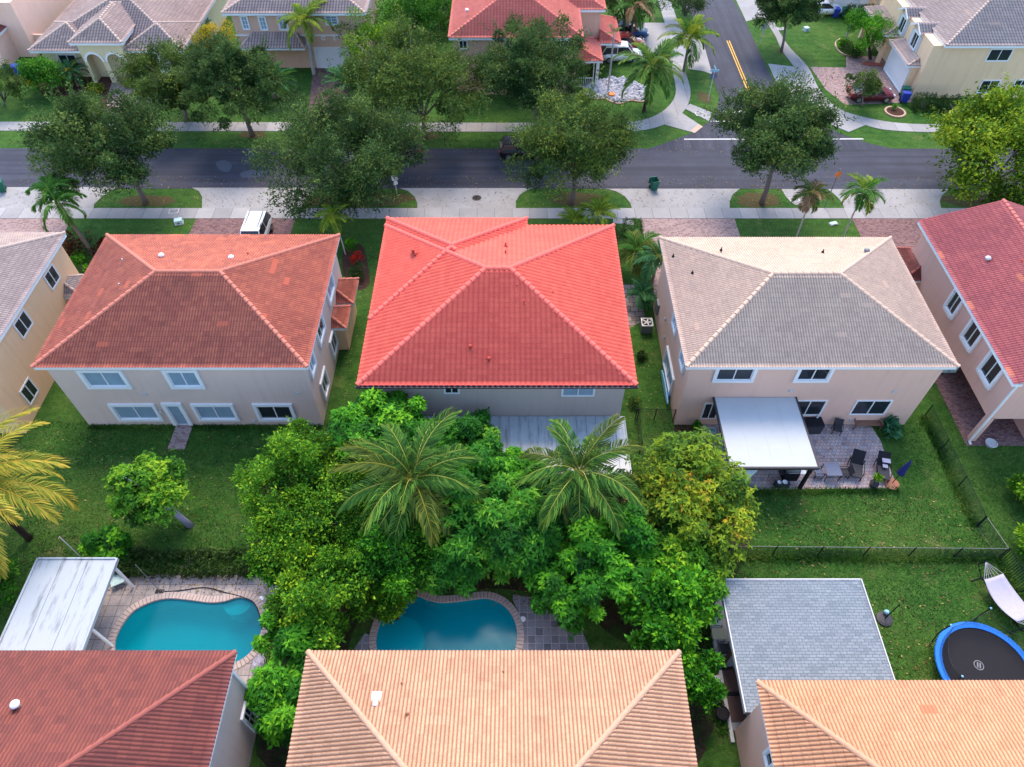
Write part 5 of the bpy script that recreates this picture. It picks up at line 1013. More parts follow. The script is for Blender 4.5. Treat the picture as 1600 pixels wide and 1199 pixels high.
def pad(label, q, s_=(.5, .5, .35), mat='teal', rz=.3, name='utility_box', cat='utility box'):
    t = thing(name, label, cat, (*G(*q), 0), rz); MB().box(-s_[0], s_[0], -s_[1], s_[1], 0, s_[2], tx=.9, ty=.9).build('box', M[mat], t, bevel=.03); MB().box(-s_[0]*1.04, s_[0]*1.04, -s_[1]*1.04, s_[1]*1.04, -.02, .05).build('base', M['lgrey'], t); MB().box(-s_[0]*.3, s_[0]*.3, -s_[1]*1.01-.02, -s_[1]*.98, s_[2]*.3, s_[2]*.6).build('latch', M['grey'], t)
pad('pale green utility box on the grass above the terracotta roof', (280, 349), (.35, .28, .4)); pad('pale green utility box on the lawn above the tan roof', (1302, 350), (.35, .2, .12)); pad('white utility box on the grass by the side road', (1259, 48), (.3, .3, .4))
for i, (q, lb) in enumerate((((1175, 178), 0), ((1093, 179), 'on the curb ramp at the corner lawn'), ((272, 331), 'in the sidewalk above the terracotta roof'), ((1241, 313), 'in the concrete tongue beside the tilted orange sign'), ((1220, 46), 'in the pavement beside the side road tree'))):
    if lb: x, y = G(*q); t = thing('utility_cover', 'dark square cover '+lb, 'manhole cover', (x, y, .052), .1); m = MB().box(-.42, .42, -.32, .32, -.02, .012); m.build('frame', M['lgrey'], t); m = MB(); [m.box(-.34+i*.1, -.28+i*.1, -.25, .25, 0, .018) for i in range(7)]; m.build('grate', M['dark'], t)
x, y = G(745, 310); t = thing('manhole_cover', 'round dark manhole cover in the wide concrete apron above the red roof', 'manhole cover', (x, y, .03)); MB().lathe([(.42, -.02), (.42, .008), (.38, .016)], (0, 0, 0), 20).build('rim', M['dark'], t); MB().lathe([(.33, .0), (.33, .02), (.05, .03)], (0, 0, 0), 20).build('lid', M['black'], t)
x, y = G(1398, 176); t = thing('planter_ring', 'round brick-edged bed on the lawn before the peach-yellow house', 'flower bed', (x, y, 0)); 
m = MB(); [m.box(.85, 1.05, -.14, .14, 0, .14, rz=2*pi*k/20, c=(0, 0)) for k in range(20)]; m.build('kerb', M['curb'], t); MB().lathe([(.85, 0), (.85, .05), (.02, .09)], (0, 0, 0), 20).build('soil', M['mulch'], t)
def edging(label, pts, mat='curb', w_=.14, h=.12):
    P = spline([G(*p) for p in pts], False, 4); t = thing('garden_edging', label, 'garden edging', (*P[0], 0)); m = MB()
    for a, b in zip(P, P[1:]):
        d = Vector(b)-Vector(a); n_ = Vector((-d.y, d.x)).normalized()*w_/2; m.prism([(a[0]+n_.x, a[1]+n_.y), (a[0]-n_.x, a[1]-n_.y), (b[0]-n_.x, b[1]-n_.y), (b[0]+n_.x, b[1]+n_.y)], 0, h)
    m.build('edging_stone', M[mat], t, world=True)
edging('wavy brick edging in front of the white rock garden', [(908, 152), (930, 156), (945, 155), (955, 160), (968, 163), (985, 158), (1002, 160), (1014, 156)]); edging('curved pale edging of the bed at the top right lawn', [(1312, 62), (1305, 68), (1308, 78), (1318, 86), (1330, 88)])
edging('long red edging strip beside the top right garage', [(1348, 99), (1356, 101), (1378, 101)], 'redbrick', .7, .1)
def rocks():
    rg = random.Random(4); m = MB(); poly = [(908, 148), (915, 138), (930, 130), (955, 122), (985, 128), (1008, 138), (1012, 150), (1000, 158), (985, 156), (968, 161), (955, 158), (945, 153), (930, 154)]
    def inside(u, v):
        c = False
        for i in range(len(poly)):
            (a, b), (d, e) = poly[i-1], poly[i]
            if (b > v) != (e > v) and u < (d-a)*(v-b)/(e-b)+a: c = not c
        return c
    sheet('rock_bed', px(*poly), .012, M['lgrey'])
    for _ in range(1500):
        u, v = rg.uniform(908, 1014), rg.uniform(120, 163)
        if not inside(u, v): continue
        x, y = G(u, v); r = rg.uniform(.08, .26)*(1.5 if rg.random() < .1 else 1); vs = [(x+r*cos(a)*sin(b)*rg.uniform(.7, 1.2), y+r*sin(a)*sin(b)*rg.uniform(.7, 1.2), max(0, r*.5+r*.8*cos(b)*rg.uniform(.7, 1.1))) for b in (.5, 1.5) for a in [2*pi*k/6 for k in range(6)]]+[(x, y, r*1.2)]
        m.add(vs, [(k, 6+k, 6+(k+1) % 6, (k+1) % 6) for k in range(6)]+[(12, k, (k+1) % 6) for k in range(6)])
    tag(m.build('rocks', M['rock']), 'white and grey rocks filling the corner garden bed', 'rocks', kind='stuff')
rocks()
def blades():
    rng = np.random.default_rng(77)
    def strip(a, b, w_, n): t = rng.random(n); return np.stack([a[0]+(b[0]-a[0])*t+rng.normal(size=n)*w_*(abs(b[1]-a[1]) > abs(b[0]-a[0])), a[1]+(b[1]-a[1])*t+rng.normal(size=n)*w_*(abs(b[1]-a[1]) <= abs(b[0]-a[0]))], 1)
    P = [np.stack([rng.uniform(-33, 38, 130000), rng.uniform(9.5, 28.5, 130000)], 1)]; H = [np.full(130000, .07)]
    for a, b, n in (((12.4, 18.5), (28.05, 18.35), 5000), ((27.65, 20.4), (27.6, 28.6), 3500), ((28.05, 18.3), (28.6, 14.2), 1500), ((-24, 17.7), (-12, 17.7), 2500), ((13.6, 22.75), (23.9, 22.95), 2500), ((-28, 27.75), (-12.6, 27.75), 2500), ((10.4, 9), (10.45, 17), 2200), ((18.9, 9.5), (18.9, 16.6), 1200)):
        P.append(strip(a, b, .16, n)); H.append(np.full(n, .20))
    P = np.concatenate(P); H = np.concatenate(H); keep = np.ones(len(P), bool); x, y = P[:, 0], P[:, 1]
    for x0, x1, y0, y1 in ((-31.95, 0, 28.2, 40), (-28.05, -12.45, 27.8, 29), (-8.5, 6.8, 22.3, 29), (10.7, 26.1, 27.85, 29), (29.4, 40, 26.1, 29), (-31, -12.5, 0, 10.6), (-8.6, 7, 0, 10.5), (10.68, 18.7, 0, 16.7), (10.9, 29, 0, 9.3), (-26, -13, 10, 17.4), (-48, -31.8, 27, 29), (-22.2, -21.1, 25.9, 28), (-8.5, 4.3, 10, 16.7)): keep &= ~((x > x0) & (x < x1) & (y > y0) & (y < y1))
    keep &= ~((x > 11.9) & (x < 24.3) & (y > 22.9) & (y < 28)) & ~((x-G(1541, 1046)[0])**2+(y-G(1541, 1046)[1])**2 < 3)
    keep &= (rng.random(len(P)) < np.where((x > -12) & (x < 11) & (y > 11), .25, 1)); P = P[keep]; H = H[keep]; n = len(P)
    az = rng.uniform(0, 2*pi, n); L = H*rng.uniform(.6, 1.7, n); w_ = rng.uniform(.012, .03, n); d = np.stack([np.cos(az), np.sin(az)], 1); q = np.stack([-np.sin(az), np.cos(az)], 1)*w_[:, None]
    b0 = np.c_[P-q, np.zeros(n)]; b1 = np.c_[P+q, np.zeros(n)]; t1 = np.c_[P+d*L[:, None]*.8+q*.4, L*.8]; t0 = np.c_[P+d*L[:, None]*.8-q*.4, L*.8]
    o = mesh_np('grass', np.stack([b0, b1, t1, t0], 1).reshape(-1, 3), np.arange(4*n).reshape(n, 4), M['f_grass'], attr={'r': np.repeat(rng.random(n), 4), 'c': np.repeat(.5+.5*np.sin(P[:, 0]*.7+np.sin(P[:, 1]*.9)*2), 4)})
    tag(o, 'longer grass blades scattered over the back lawns and along the fences', 'grass', kind='stuff')
blades()
def litter():
    rng = np.random.default_rng(5); P = []
    for x0, x1, y0, y1, n in ((-31, -12, 17.5, 27.5, 700), (-12, 11, 15.5, 22.3, 2600), (12, 27.5, 17, 22.5, 500), (19, 28, 9.7, 16, 400), (-25, -13.6, 16.2, 17.2, 260), (11.5, 24, 23, 27.5, 160), (-45, 50, 51.4, 56.0, 2600), (-45, 20, 59.8, 66, 1800), (7.6, 10.3, 20, 40, 300), (-12, -9.2, 28, 46, 300)):
        P.append(np.stack([rng.uniform(x0, x1, n), rng.uniform(y0, y1, n), np.full(n, .062)], 1))
    P = np.concatenate(P); n = len(P); a = rng.uniform(0, 6.28, n); s_ = rng.uniform(.035, .085, n); d = np.stack([np.cos(a), np.sin(a), rng.normal(size=n)*.2], 1)*s_[:, None]; q = np.stack([-np.sin(a), np.cos(a), rng.normal(size=n)*.2], 1)*s_[:, None]*.5
    o = mesh_np('leaf_litter', np.stack([P-d, P+q, P+d, P-q], 1).reshape(-1, 3), np.arange(4*n).reshape(n, 4), M['f_litter'], attr={'r': np.repeat(rng.random(n), 4), 'c': np.repeat(rng.random(n), 4)})
    tag(o, 'fallen dry leaves scattered over lawns, verges and pavement', 'fallen leaves', kind='stuff')
litter()
for lb, q in (('round orange planter among the white rocks', (955, 152)),): t = thing('planter', lb, 'planter', (*G(*q), 0)); MB().lathe([(.22, 0), (.34, .25), (.32, .4), (.26, .4)], (0, 0, 0), 14).build('pot', M['orange'], t); MB().lathe([(.26, .3), (.02, .36)], (0, 0, 0), 14).build('soil', M['mulch'], t)
# ================================================================== back garden things
def yard():
    # white carport roof beside the left pool
    t = thing('carport', 'stained white metal patio roof on slanted white posts beside the left pool', 'patio cover', (-23.2, 14.2, 0)); m = MB(); m.box(-25.3, -21.15, 11.0, 16.95, 2.66, 2.76)
    for xx in (-24.0, -22.65): m.box(xx-.03, xx+.03, 11.02, 16.9, 2.76, 2.80)
    m.box(-21.17, -21.07, 11.0, 17.0, 2.62, 2.84); m.box(-25.4, -25.3, 11.0, 17.0, 2.62, 2.84); m.box(-25.3, -21.17, 16.95, 17.03, 2.62, 2.84); m.build('roof_panel', M['pan'], t, world=True)
    for x_, y_ in ((-21.25, 16.6), (-21.25, 13.3), (-25.1, 16.6), (-25.1, 12.5)): MB().box(x_-.06, x_+.06, y_-.06, y_+.06, 0, 2.66).build('post', M['white'], t, world=True)
    # gazebo roof
    t = thing('shingled_pergola', 'grey-blue shingled flat roof pavilion behind the bottom right house', 'pavilion', (14.4, 12.5, 0)); m = MB(); m.add([(10.83, 9.2, 3.05), (18.15, 9.2, 3.05), (18.15, 15.7, 2.97), (10.83, 15.7, 2.97), (10.83, 9.2, 2.85), (18.15, 9.2, 2.85), (18.15, 15.7, 2.8), (10.83, 15.7, 2.8)], [(0,1,2,3), (7,6,5,4), (0,4,5,1), (1,5,6,2), (2,6,7,3), (3,7,4,0)])
    m.build('roof', M['shingle'], t, world=True); m = MB(); m.box(10.77, 10.83, 9.2, 15.76, 2.8, 3.08); m.box(10.83, 18.2, 15.7, 15.76, 2.8, 3.0); m.box(18.15, 18.2, 9.2, 15.7, 2.8, 3.08); m.build('drip_edge', M['lgrey'], t, world=True)
    m = MB(); m.box(10.9, 11.05, 15.45, 15.6, 2.6, 2.8); m.box(10.9, 18.1, 15.42, 15.6, 2.55, 2.78); m.box(10.9, 11.05, 9.3, 15.4, 2.55, 2.78); m.build('beam', M['brownmat'], t, world=True)
    for x_, y_ in ((10.98, 15.5), (10.98, 12.3), (18.0, 15.5), (18.0, 12.2)): MB().box(x_-.08, x_+.08, y_-.08, y_+.08, 0, 2.55).build('post', M['brownmat'], t, world=True)
    # things in the strip beside the pavilion
    x, y = 10.95, 10.5; t = thing('folding_screen', 'two brown panels lying on the pale floor beside the pavilion', 'panels', (x, y, .06)); 
    for dy in (-.95, .45): m = MB().box(-.35, .75, dy, dy+1.2, 0, .06); m.build('panel', M['brownmat'], t)
    MB().box(-.35, .75, .27, .42, 0, .09).build('rail', M['black'], t)
    def chair(label, x, y, rz, frame='dark', seat='grey', group=None, name='chair', z=.045, w_=.55, arms=True, tall=.9):
        t = thing(name, label, 'chair', (x, y, z), rz, group); f = w_/2
        MB().box(-f, f, -f, f, .42, .48).build('seat', M[seat], t); MB().add([(-f, f-.04, .48), (f, f-.04, .48), (f, f+.14, tall), (-f, f+.14, tall), (-f, f, .46), (f, f, .46), (f, f+.19, tall), (-f, f+.19, tall)], [(0,1,2,3), (7,6,5,4), (0,4,5,1), (1,5,6,2), (2,6,7,3), (3,7,4,0)]).build('backrest', M[seat], t)
        for sx in (-1, 1):
            for sy in (-1, 1): MB().rod((sx*(f-.03), sy*(f-.03), 0), (sx*(f-.03), sy*(f-.03), .43), .022).build('leg', M[frame], t)
            if arms: MB().tube([(sx*f, -f+.03, .44), (sx*f, -f+.03, .66), (sx*f, f, .68)], .022, 6).build('armrest', M[frame], t)
        return t
    def table(label, x, y, rz, w_, d, h, top, leg, name='table', z=.045):
        t = thing(name, label, 'table', (x, y, z), rz); MB().box(-w_/2, w_/2, -d/2, d/2, h-.04, h).build('tabletop', M[top], t, bevel=.008)
        for sx in (-1, 1):
            for sy in (-1, 1): MB().rod((sx*(w_/2-.05), sy*(d/2-.05), 0), (sx*(w_/2-.05), sy*(d/2-.05), h-.04), .025).build('leg', M[leg], t)
        return t
    chair('dark garden chair under the pavilion edge, beside the vivid green tree', 10.95, 14.4, pi/2, 'black', 'lgrey'); chair('second dark garden chair under the pavilion edge, below the small table', 11.15, 13.0, pi/2, 'black', 'dark'); table('small pale table between the two dark chairs under the pavilion', 10.95, 13.75, 0, .7, .6, .6, 'w_cream', 'dark'); 
    t = thing('push_broom', 'black push broom lying on the pale floor beside the pavilion', 'broom', (11.05, 12.1, .07), .1); MB().box(-.45, .45, -.06, .06, 0, .1).build('head', M['black'], t); MB().rod((0, 0, .1), (.1, 1.1, .12), .018).build('handle', M['dark'], t)
    for lb, q in (('black round planter on the grass by the kerb, upper one', (1116, 1093)), ('black round planter on the grass by the kerb, lower one', (1126, 1118))): x, y = G(*q); t = thing('planter', lb, 'planter', (x, y, 0)); MB().lathe([(.28, 0), (.36, .42), (.33, .45), (.30, .40)], (0, 0, 0), 14).build('pot', M['black'], t); MB().lathe([(.30, .36), (.02, .38)], (0, 0, 0), 14).build('soil', M['soil'], t)
    t = thing('pool_pump_box', 'small white box on the grass by the kerb of the pavilion', 'box', (*G(1118, 1066), 0), .2); MB().box(-.18, .18, -.2, .2, 0, .35).build('box', M['white'], t, bevel=.02); MB().box(-.2, .2, -.22, .22, .35, .38).build('lid', M['lgrey'], t)
    # patio behind the tan roofed house
    x, y = G(1232, 752); t = thing('gas_grill', 'black and steel gas grill at the front edge of the awning', 'grill', (x, y+.2, .045), 0); MB().box(-.45, .45, -.28, .28, .1, .85).build('cabinet', M['black'], t); MB().tube([(-.42, 0, .98), (0, 0, .98), (.42, 0, .98)], .26, 14).build('hood', M['grey'], t, smooth=True); MB().box(-.85, -.46, -.26, .26, .82, .86).build('side_shelf', M['dark'], t); MB().box(.46, .85, -.26, .26, .82, .86).build('side_shelf', M['white'], t); MB().rod((-.3, -.30, 1.0), (.3, -.30, 1.0), .015).build('handle', M['lgrey'], t)
    x, y = G(1225, 762); t = thing('serving_cart', 'low dark serving cart with white dishes in front of the grill', 'cart', (x-.1, y+.1, .045)); MB().box(-.55, .35, -.2, .15, .35, .39).box(-.55, .35, -.2, .15, .08, .11).build('shelf', M['dark'], t); [MB().rod((a, b, 0), (a, b, .5), .018).build('leg', M['dark'], t) for a in (-.53, .33) for b in (-.18, .13)]; MB().lathe([(.05, 0), (.13, .06), (.12, .06), (.02, .02)], (-.3, -.02, .39), 12).build('dish', M['white'], t); MB().lathe([(.05, 0), (.16, .06), (.15, .06), (.02, .02)], (.05, .0, .39), 12).build('dish', M['white'], t)
    x, y = G(1297, 750); table('square blue-grey glass patio table between the two light chairs', x, y+.3, 0, .95, .95, .72, 'slate', 'dark'); chair('dark framed patio chair left of the glass table', x-.8, y+.25, pi/2, 'black', 'slate', 'chairs at the glass table', arms=True); chair('dark framed patio chair right of the glass table', x+.8, y+.25, -pi/2, 'black', 'dark', 'chairs at the glass table')
    def lounge(label, x, y, rz, dark='dark'):
        t = thing('lounge_chair', label, 'lounge chair', (x, y, .045), rz); MB().box(-.38, .38, -.95, .05, .36, .46).build('seat', M['dark'], t, bevel=.02)
        MB().add([(-.36, .05, .42), (.36, .05, .42), (.36, .75, 1.0), (-.36, .75, 1.0), (-.36, .13, .36), (.36, .13, .36), (.36, .83, .94), (-.36, .83, .94)], [(0,1,2,3), (7,6,5,4), (0,4,5,1), (1,5,6,2), (2,6,7,3), (3,7,4,0)]).build('backrest', M['black'], t)
        for s_ in (-1, 1):
            MB().tube([(s_*.42, -.8, 0), (s_*.42, -.65, .62), (s_*.42, .35, .66), (s_*.42, .15, 0)], .025, 6).build('armrest', M['black'], t)
        for s_ in (-1, 1): MB().rod((s_*.34, -.9, 0), (s_*.34, -.9, .38), .022).build('leg', M['black'], t)
        return t
    x, y = G(1342, 752); lounge('dark reclining lounge chair nearer the glass table', x-.05, y+.9, -.35); x, y = G(1382, 755); lounge('dark lounge chair with a pale folded cloth, beside the closed umbrella', x, y+.9, -.25)
    x, y = G(1374, 725); t = thing('folded_cloth', 'pale folded cloth on the dark lounge chair beside the closed umbrella', 'cloth', (x, y-.35, .8), -.2); MB().box(-.25, .25, -.12, .2, 0, .06).build('cloth', M['pale_lilac'], t, bevel=.02); MB().box(-.2, .1, -.4, -.14, -.15, -.10).build('fold', M['pale_lilac'], t)
    x, y = G(1390, 757); t = thing('patio_umbrella', 'closed navy blue umbrella standing at the patio corner', 'umbrella', (x+.1, y, .045)); MB().lathe([(.45, 0), (.45, .06), (.1, .12)], (0, 0, 0), 18).build('base', M['terracotta'], t); MB().rod((0, 0, 0), (.25, .15, 2.3), .025).build('pole', M['black'], t); MB().tube([(.12, .07, 1.1), (.15, .09, 1.4), (.22, .13, 2.0), (.26, .16, 2.4)], [.24, .20, .12, .03], 10).build('canopy', M['navy'], t, smooth=False)
    x, y = G(1363, 760); t = thing('flower_pot', 'dark round pot holding the small shrub by the lounge chairs', 'flower pot', (x, y, .045)); MB().lathe([(.2, 0), (.28, .32), (.25, .34), (.24, .3)], (0, 0, 0), 14).build('pot', M['dark'], t); MB().lathe([(.24, .28), (.02, .3)], (0, 0, 0), 14).build('soil', M['soil'], t)
    # slatted bench
    x, y = G(1353, 672); t = thing('garden_bench', 'brown slatted wooden bench against the back wall', 'bench', (x, y+.25, .045)); 
    m = MB(); [m.box(-.85, .85, -.28+i*.14, -.18+i*.14, .42, .45) for i in range(4)]; m.build('seat', M['wood'], t); m = MB(); [m.box(-.85, .85, .27, .30, .52+i*.12, .60+i*.12) for i in range(3)]; [m.box(-.8+i*.32, -.76+i*.32, .26, .30, .45, .86) for i in range(6)]; m.build('backrest', M['wood'], t)
    for s_ in (-1, 1): MB().box(s_*.86-.04, s_*.86+.04, -.30, .30, .62, .67).build('armrest', M['wood'], t); MB().box(s_*.86-.035, s_*.86+.035, -.30, -.23, 0, .62).build('leg', M['wood'], t); MB().box(s_*.86-.035, s_*.86+.035, .23, .30, 0, .9).build('leg', M['wood'], t)
    x, y = G(1306, 680); chair('single black chair between the storage box and the bench', x, y+.2, -.3, 'black', 'dark', name='patio_chair')
    x, y = G(1262, 679); t = thing('storage_box', 'large black storage box under the right edge of the awning', 'storage box', (x+.05, y+.35, .045), .05); MB().box(-.75, .75, -.4, .4, 0, .8).build('box', M['dark'], t, bevel=.03); MB().box(-.78, .78, -.43, .43, .8, .88, ty=.8).build('lid', M['black'], t, bevel=.02)
    x, y = G(1112, 678); t = thing('bucket', 'pale blue bucket on the pavers left of the awning', 'bucket', (x, y, .045)); MB().lathe([(.16, 0), (.22, .38), (.20, .38), (.14, .05)], (0, 0, 0), 14).build('pail', M['teal'], t); MB().tube([(.21, 0, .36), (.0, .02, .50), (-.21, 0, .36)], .012, 5).build('handle', M['grey'], t)
    x, y = G(1172, 740, .5); t = thing('shade_cloth', 'pale triangular cloth hanging from the front edge of the awning', 'cloth', (0, 0, 0)); m = MB(); m.add([(13.2, 22.75, 2.75), (14.6, 22.75, 2.75), (13.8, 22.3, 1.7), (13.5, 22.75, 2.2)], [(0, 2, 1), (0, 3, 2)]); o = m.build('sheet_cloth', M['teal'], t); so_ = o.modifiers.new('s', 'SOLIDIFY'); so_.thickness = .02; MB().rod((13.1, 22.72, 2.76), (14.7, 22.72, 2.76), .015).build('cord', M['lgrey'], t)
    # air conditioner
    x, y = G(1009, 519); t = thing('air_conditioner', 'square grey outdoor air conditioning unit in the side passage', 'air conditioner', (x, y+.2, 0)); MB().box(-.42, .42, -.42, .42, .05, .82).build('casing', M['grey'], t, bevel=.02); MB().lathe([(.36, .82), (.36, .825), (.33, .825)], (0, 0, 0), 24).build('fan_ring', M['black'], t); m = MB(); [m.box(.04, .30, -.045, .045, .83, .845, rz=2*pi*k/5, c=(0, 0)) for k in range(5)]; m.build('fan', M['lgrey'], t); m = MB().box(-.42, .42, -.42, -.36, .82, .85); m.box(-.42, .42, .36, .42, .82, .85); m.box(-.42, -.36, -.36, .36, .82, .85); m.box(.36, .42, -.36, .36, .82, .85); m.build('top_frame', M['lgrey'], t)
    x, y = G(547, 517); t = thing('meter_box', 'small grey box at the foot of the orange side wall, left alley', 'box', (x, y, 0)); MB().box(-.2, .2, -.22, .22, 0, .5).build('box', M['lgrey'], t, bevel=.02); MB().box(-.22, .22, -.24, .24, .5, .53).build('lid', M['grey'], t)
    # fences
    def fence(label, a, b, step, h=1.2, net='chainlink', rail='grey', inner='black', pick=False):
        a, b = Vector(a), Vector(b); L = (b-a).length; n = max(1, round(L/step)); d = (b-a)/n; t = thing('fence', label, 'fence', (a.x, a.y, 0), atan2(d.y, d.x)); s_ = L/n
        for i in range(n+1): MB().rod((i*s_, 0, -.05), (i*s_, 0, h+.05), .032, n=8).build('post', M[inner], t)
        MB().rod((0, 0, h), (L, 0, h), .016, n=6).build('top_rail', M[rail], t); MB().rod((0, 0, .06), (L, 0, .06), .006, n=5).build('bottom_wire', M[rail], t)
        if pick:
            m = MB(); [m.box(i*.14-.012, i*.14+.012, -.012, .012, .05, h+.1) for i in range(int(L/.14))]; m.build('pickets', M[inner], t)
        else: MB().box(0, L, -.002, .002, .06, h).build('wire_mesh', M[net], t)
        return t
    fence('long chain-link fence across the lawn below the patio, thin grey top rail', (12.4, 18.5), (28.05, 18.35), 2.6); fence('black chain-link fence climbing the lawn towards the pink house', (27.65, 20.4), (27.6, 28.6), 2.45, rail='black'); fence('short piece of chain-link fence closing the lawn corner', (28.05, 18.35), (27.66, 20.35), 2.0, rail='grey')
    fence('black picket fence leaving the lawn corner towards the right edge', (28.12, 18.3), (28.6, 14.2), 2.0, rail='black', pick=True); fence('thin black fence across the passage beside the tan-roofed house', (8.2, 28.3), (10.7, 28.2), 1.25, rail='black'); fence('dark fence running down the passage right of the white patio cover', (8.3, 28.2), (8.0, 20.5), 2.4, h=1.3, rail='black')
    # tetherball
    x, y = G(1381, 968); t = thing('tetherball', 'tetherball pole on a round black base with a pale blue ball', 'tetherball set', (x, y, 0)); MB().lathe([(.42, 0), (.42, .10), (.30, .14), (.05, .16)], (0, 0, 0), 20).build('base', M['dark'], t); MB().rod((0, 0, .1), (0, 0, 2.1), .028).build('pole', M['black'], t); MB().lathe([(.02, -.15), (.10, -.12), (.15, 0), (.10, .12), (.02, .15)], (.12, .28, .3), 14).build('ball', M['cyan'], t, smooth=True)
    # trampoline
    (cx, cy), R = G(1541, 1046, .85), 2.45; t = thing('trampoline', 'round trampoline with a blue edge pad and drooping safety net, right edge', 'trampoline', (cx, cy, 0)); H0 = .85
    bedo = MB().lathe([(R-.3, H0), (R-.3, H0+.01), (.02, H0+.01)], (0, 0, 0), 40).build('jumping_mat', M['black'], t)
    # plain round emblem on the mat: ring with two slanted strokes
    m = MB(); c0 = (-.30, .20)
    for k in range(16): t0, t1 = 2*pi*k/16, 2*pi*(k+1)/16; m.add([(c0[0]+rr*cos(a), c0[1]+rr*sin(a), H0+.016) for a, rr in ((t0, .21), (t1, .21), (t1, .25), (t0, .25))], [(3,2,1,0)])
    for dx in (-.09, .03): m.box(c0[0]+dx, c0[0]+dx+.07, c0[1]-.14, c0[1]+.14, H0+.012, H0+.017, rz=-.35, c=c0)
    m.build('emblem', M['grey'], bedo); MB().lathe([(R-.32, H0+.02), (R-.32, H0+.06), (R, H0+.06), (R+.02, H0), (R-.02, H0-.05)], (0, 0, 0), 40, cap=False).build('edge_pad', M['blue'], t)
    for k in range(6):
        a = 2*pi*k/6+.35; MB().tube([(R*cos(a), R*sin(a), 0), (R*cos(a), R*sin(a), H0)], .03, 6).build('leg', M['grey'], t); q = (R+.05)*cos(a), (R+.05)*sin(a); p_ = MB().tube([(q[0], q[1], .3), (q[0]*1.05, q[1]*1.05, 1.4), (q[0]*1.02, q[1]*1.02, 2.5)], .03, 6).build('net_pole', M['black'], t); MB().lathe([(.02, -.05), (.06, 0), (.02, .06)], (q[0]*1.02, q[1]*1.02, 2.55), 8).build('cap', M['cyan'], p_)
    m = MB(); nn = 48
    for k in range(nn):
        a0, a1 = 2*pi*k/nn+.35, 2*pi*(k+1)/nn+.35; f = lambda a: 2.45-.75*abs(sin(3*(a-.35)))**.7; rr = lambda a: R*(.99-.10*abs(sin(3*(a-.35))))
        m.add([(R*.92*cos(a0), R*.92*sin(a0), H0+.06), (R*.92*cos(a1), R*.92*sin(a1), H0+.06), (rr(a1)*cos(a1), rr(a1)*sin(a1), f(a1)), (rr(a0)*cos(a0), rr(a0)*sin(a0), f(a0))], [(0,1,2,3)])
    m.build('safety_net', M['netting'], t); MB().tube([(R*.99*cos(a)*(1-.1*abs(sin(3*(a-.35)))), R*.99*sin(a)*(1-.1*abs(sin(3*(a-.35)))), 2.45-.75*abs(sin(3*(a-.35)))**.7) for a in [2*pi*k/48+.35 for k in range(49)]], .012, 4).build('net_rope', M['dark'], t)
    # hammock
    a = (*G(1540, 878, 1.1), 1.1); b = (*G(1622, 985, 1.1), 1.1); A, B = Vector(a), Vector(b); D = B-A; S = Vector((-D.y, D.x, 0)).normalized(); t = thing('hammock', 'pale lilac hammock on a rope stand at the right edge', 'hammock', (A.x, A.y, 0)); m = MB(); rows = []
    for i in range(13):
        f = .2+.62*i/12; c = A+D*f+Vector((0, 0, -.62*sin(pi*f))); w_ = .62+.12*sin(pi*i/12)
        rows += [c+S*w_*k/3+Vector((0, 0, .16*(k/3)**2)) for k in range(-3, 4)]
    m.add([tuple(p) for p in rows], [(i*7+k, i*7+k+1, (i+1)*7+k+1, (i+1)*7+k) for i in range(12) for k in range(6)]); o = m.build('bed_cloth', M['pale_lilac'], t, world=True, smooth=True); so_ = o.modifiers.new('s', 'SOLIDIFY'); so_.thickness = .02
    for e, r0 in ((A, rows[:7]), (B, rows[-7:])):
        m = MB()
        for p in r0: m.rod(e, p, .009, n=4)
        m.build('rope', M['rope'], t, world=True)
    m = MB(); m.tube([A+Vector((0, 0, .05)), A-D*.04+Vector((0, 0, -.6)), A+D*.1+Vector((0, 0, -1.05)), A+D*.9+Vector((0, 0, -1.05)), B+D*.04+Vector((0, 0, -.6)), B+Vector((0, 0, .05))], .035, 8); m.build('stand', M['black'], t, world=True)
    for e in (A, B):
        c = e+(D*.12 if e is A else D*-.12); MB().rod((c.x-S.x*.7, c.y-S.y*.7, .05), (c.x+S.x*.7, c.y+S.y*.7, .05), .03).build('foot', M['black'], t, world=True)
    # pool yard bits
    x, y = G(251, 925); t = thing('shower_pole', 'tall thin grey pole on a small grille foot beside the left pool', 'pole', (x, y, .04)); MB().rod((0, 0, 0), (0, 0, 3.4), .022, n=6).build('pole', M['grey'], t); m = MB(); [m.box(-.25+i*.1, -.2+i*.1, -.12, .12, 0, .05) for i in range(5)]; m.build('foot', M['black'], t)
    x, y = G(141, 885); t = thing('thin_pole', 'tall thin pole rising behind the stained white metal roof', 'pole', (x, y, 0)); MB().rod((0, 0, 0), (0, 0, 3.6), .025, n=6).build('pole', M['lgrey'], t); MB().lathe([(.12, 0), (.1, .06), (.03, .08)], (0, 0, 0), 10).build('foot', M['grey'], t)
    P = spline([(*G(u, v), .065) for u, v in ((258, 925), (280, 924), (320, 919), (350, 926), (385, 936), (402, 950), (410, 985))], False, 5); t = thing('garden_hose', 'black hose running over the pale deck into the left pool', 'hose', P[0]); MB().tube(P, .028, 6).build('hose', M['black'], t, world=True); MB().rod(P[0], (P[0][0]-.12, P[0][1], .07), .045).build('nozzle', M['grey'], t, world=True)
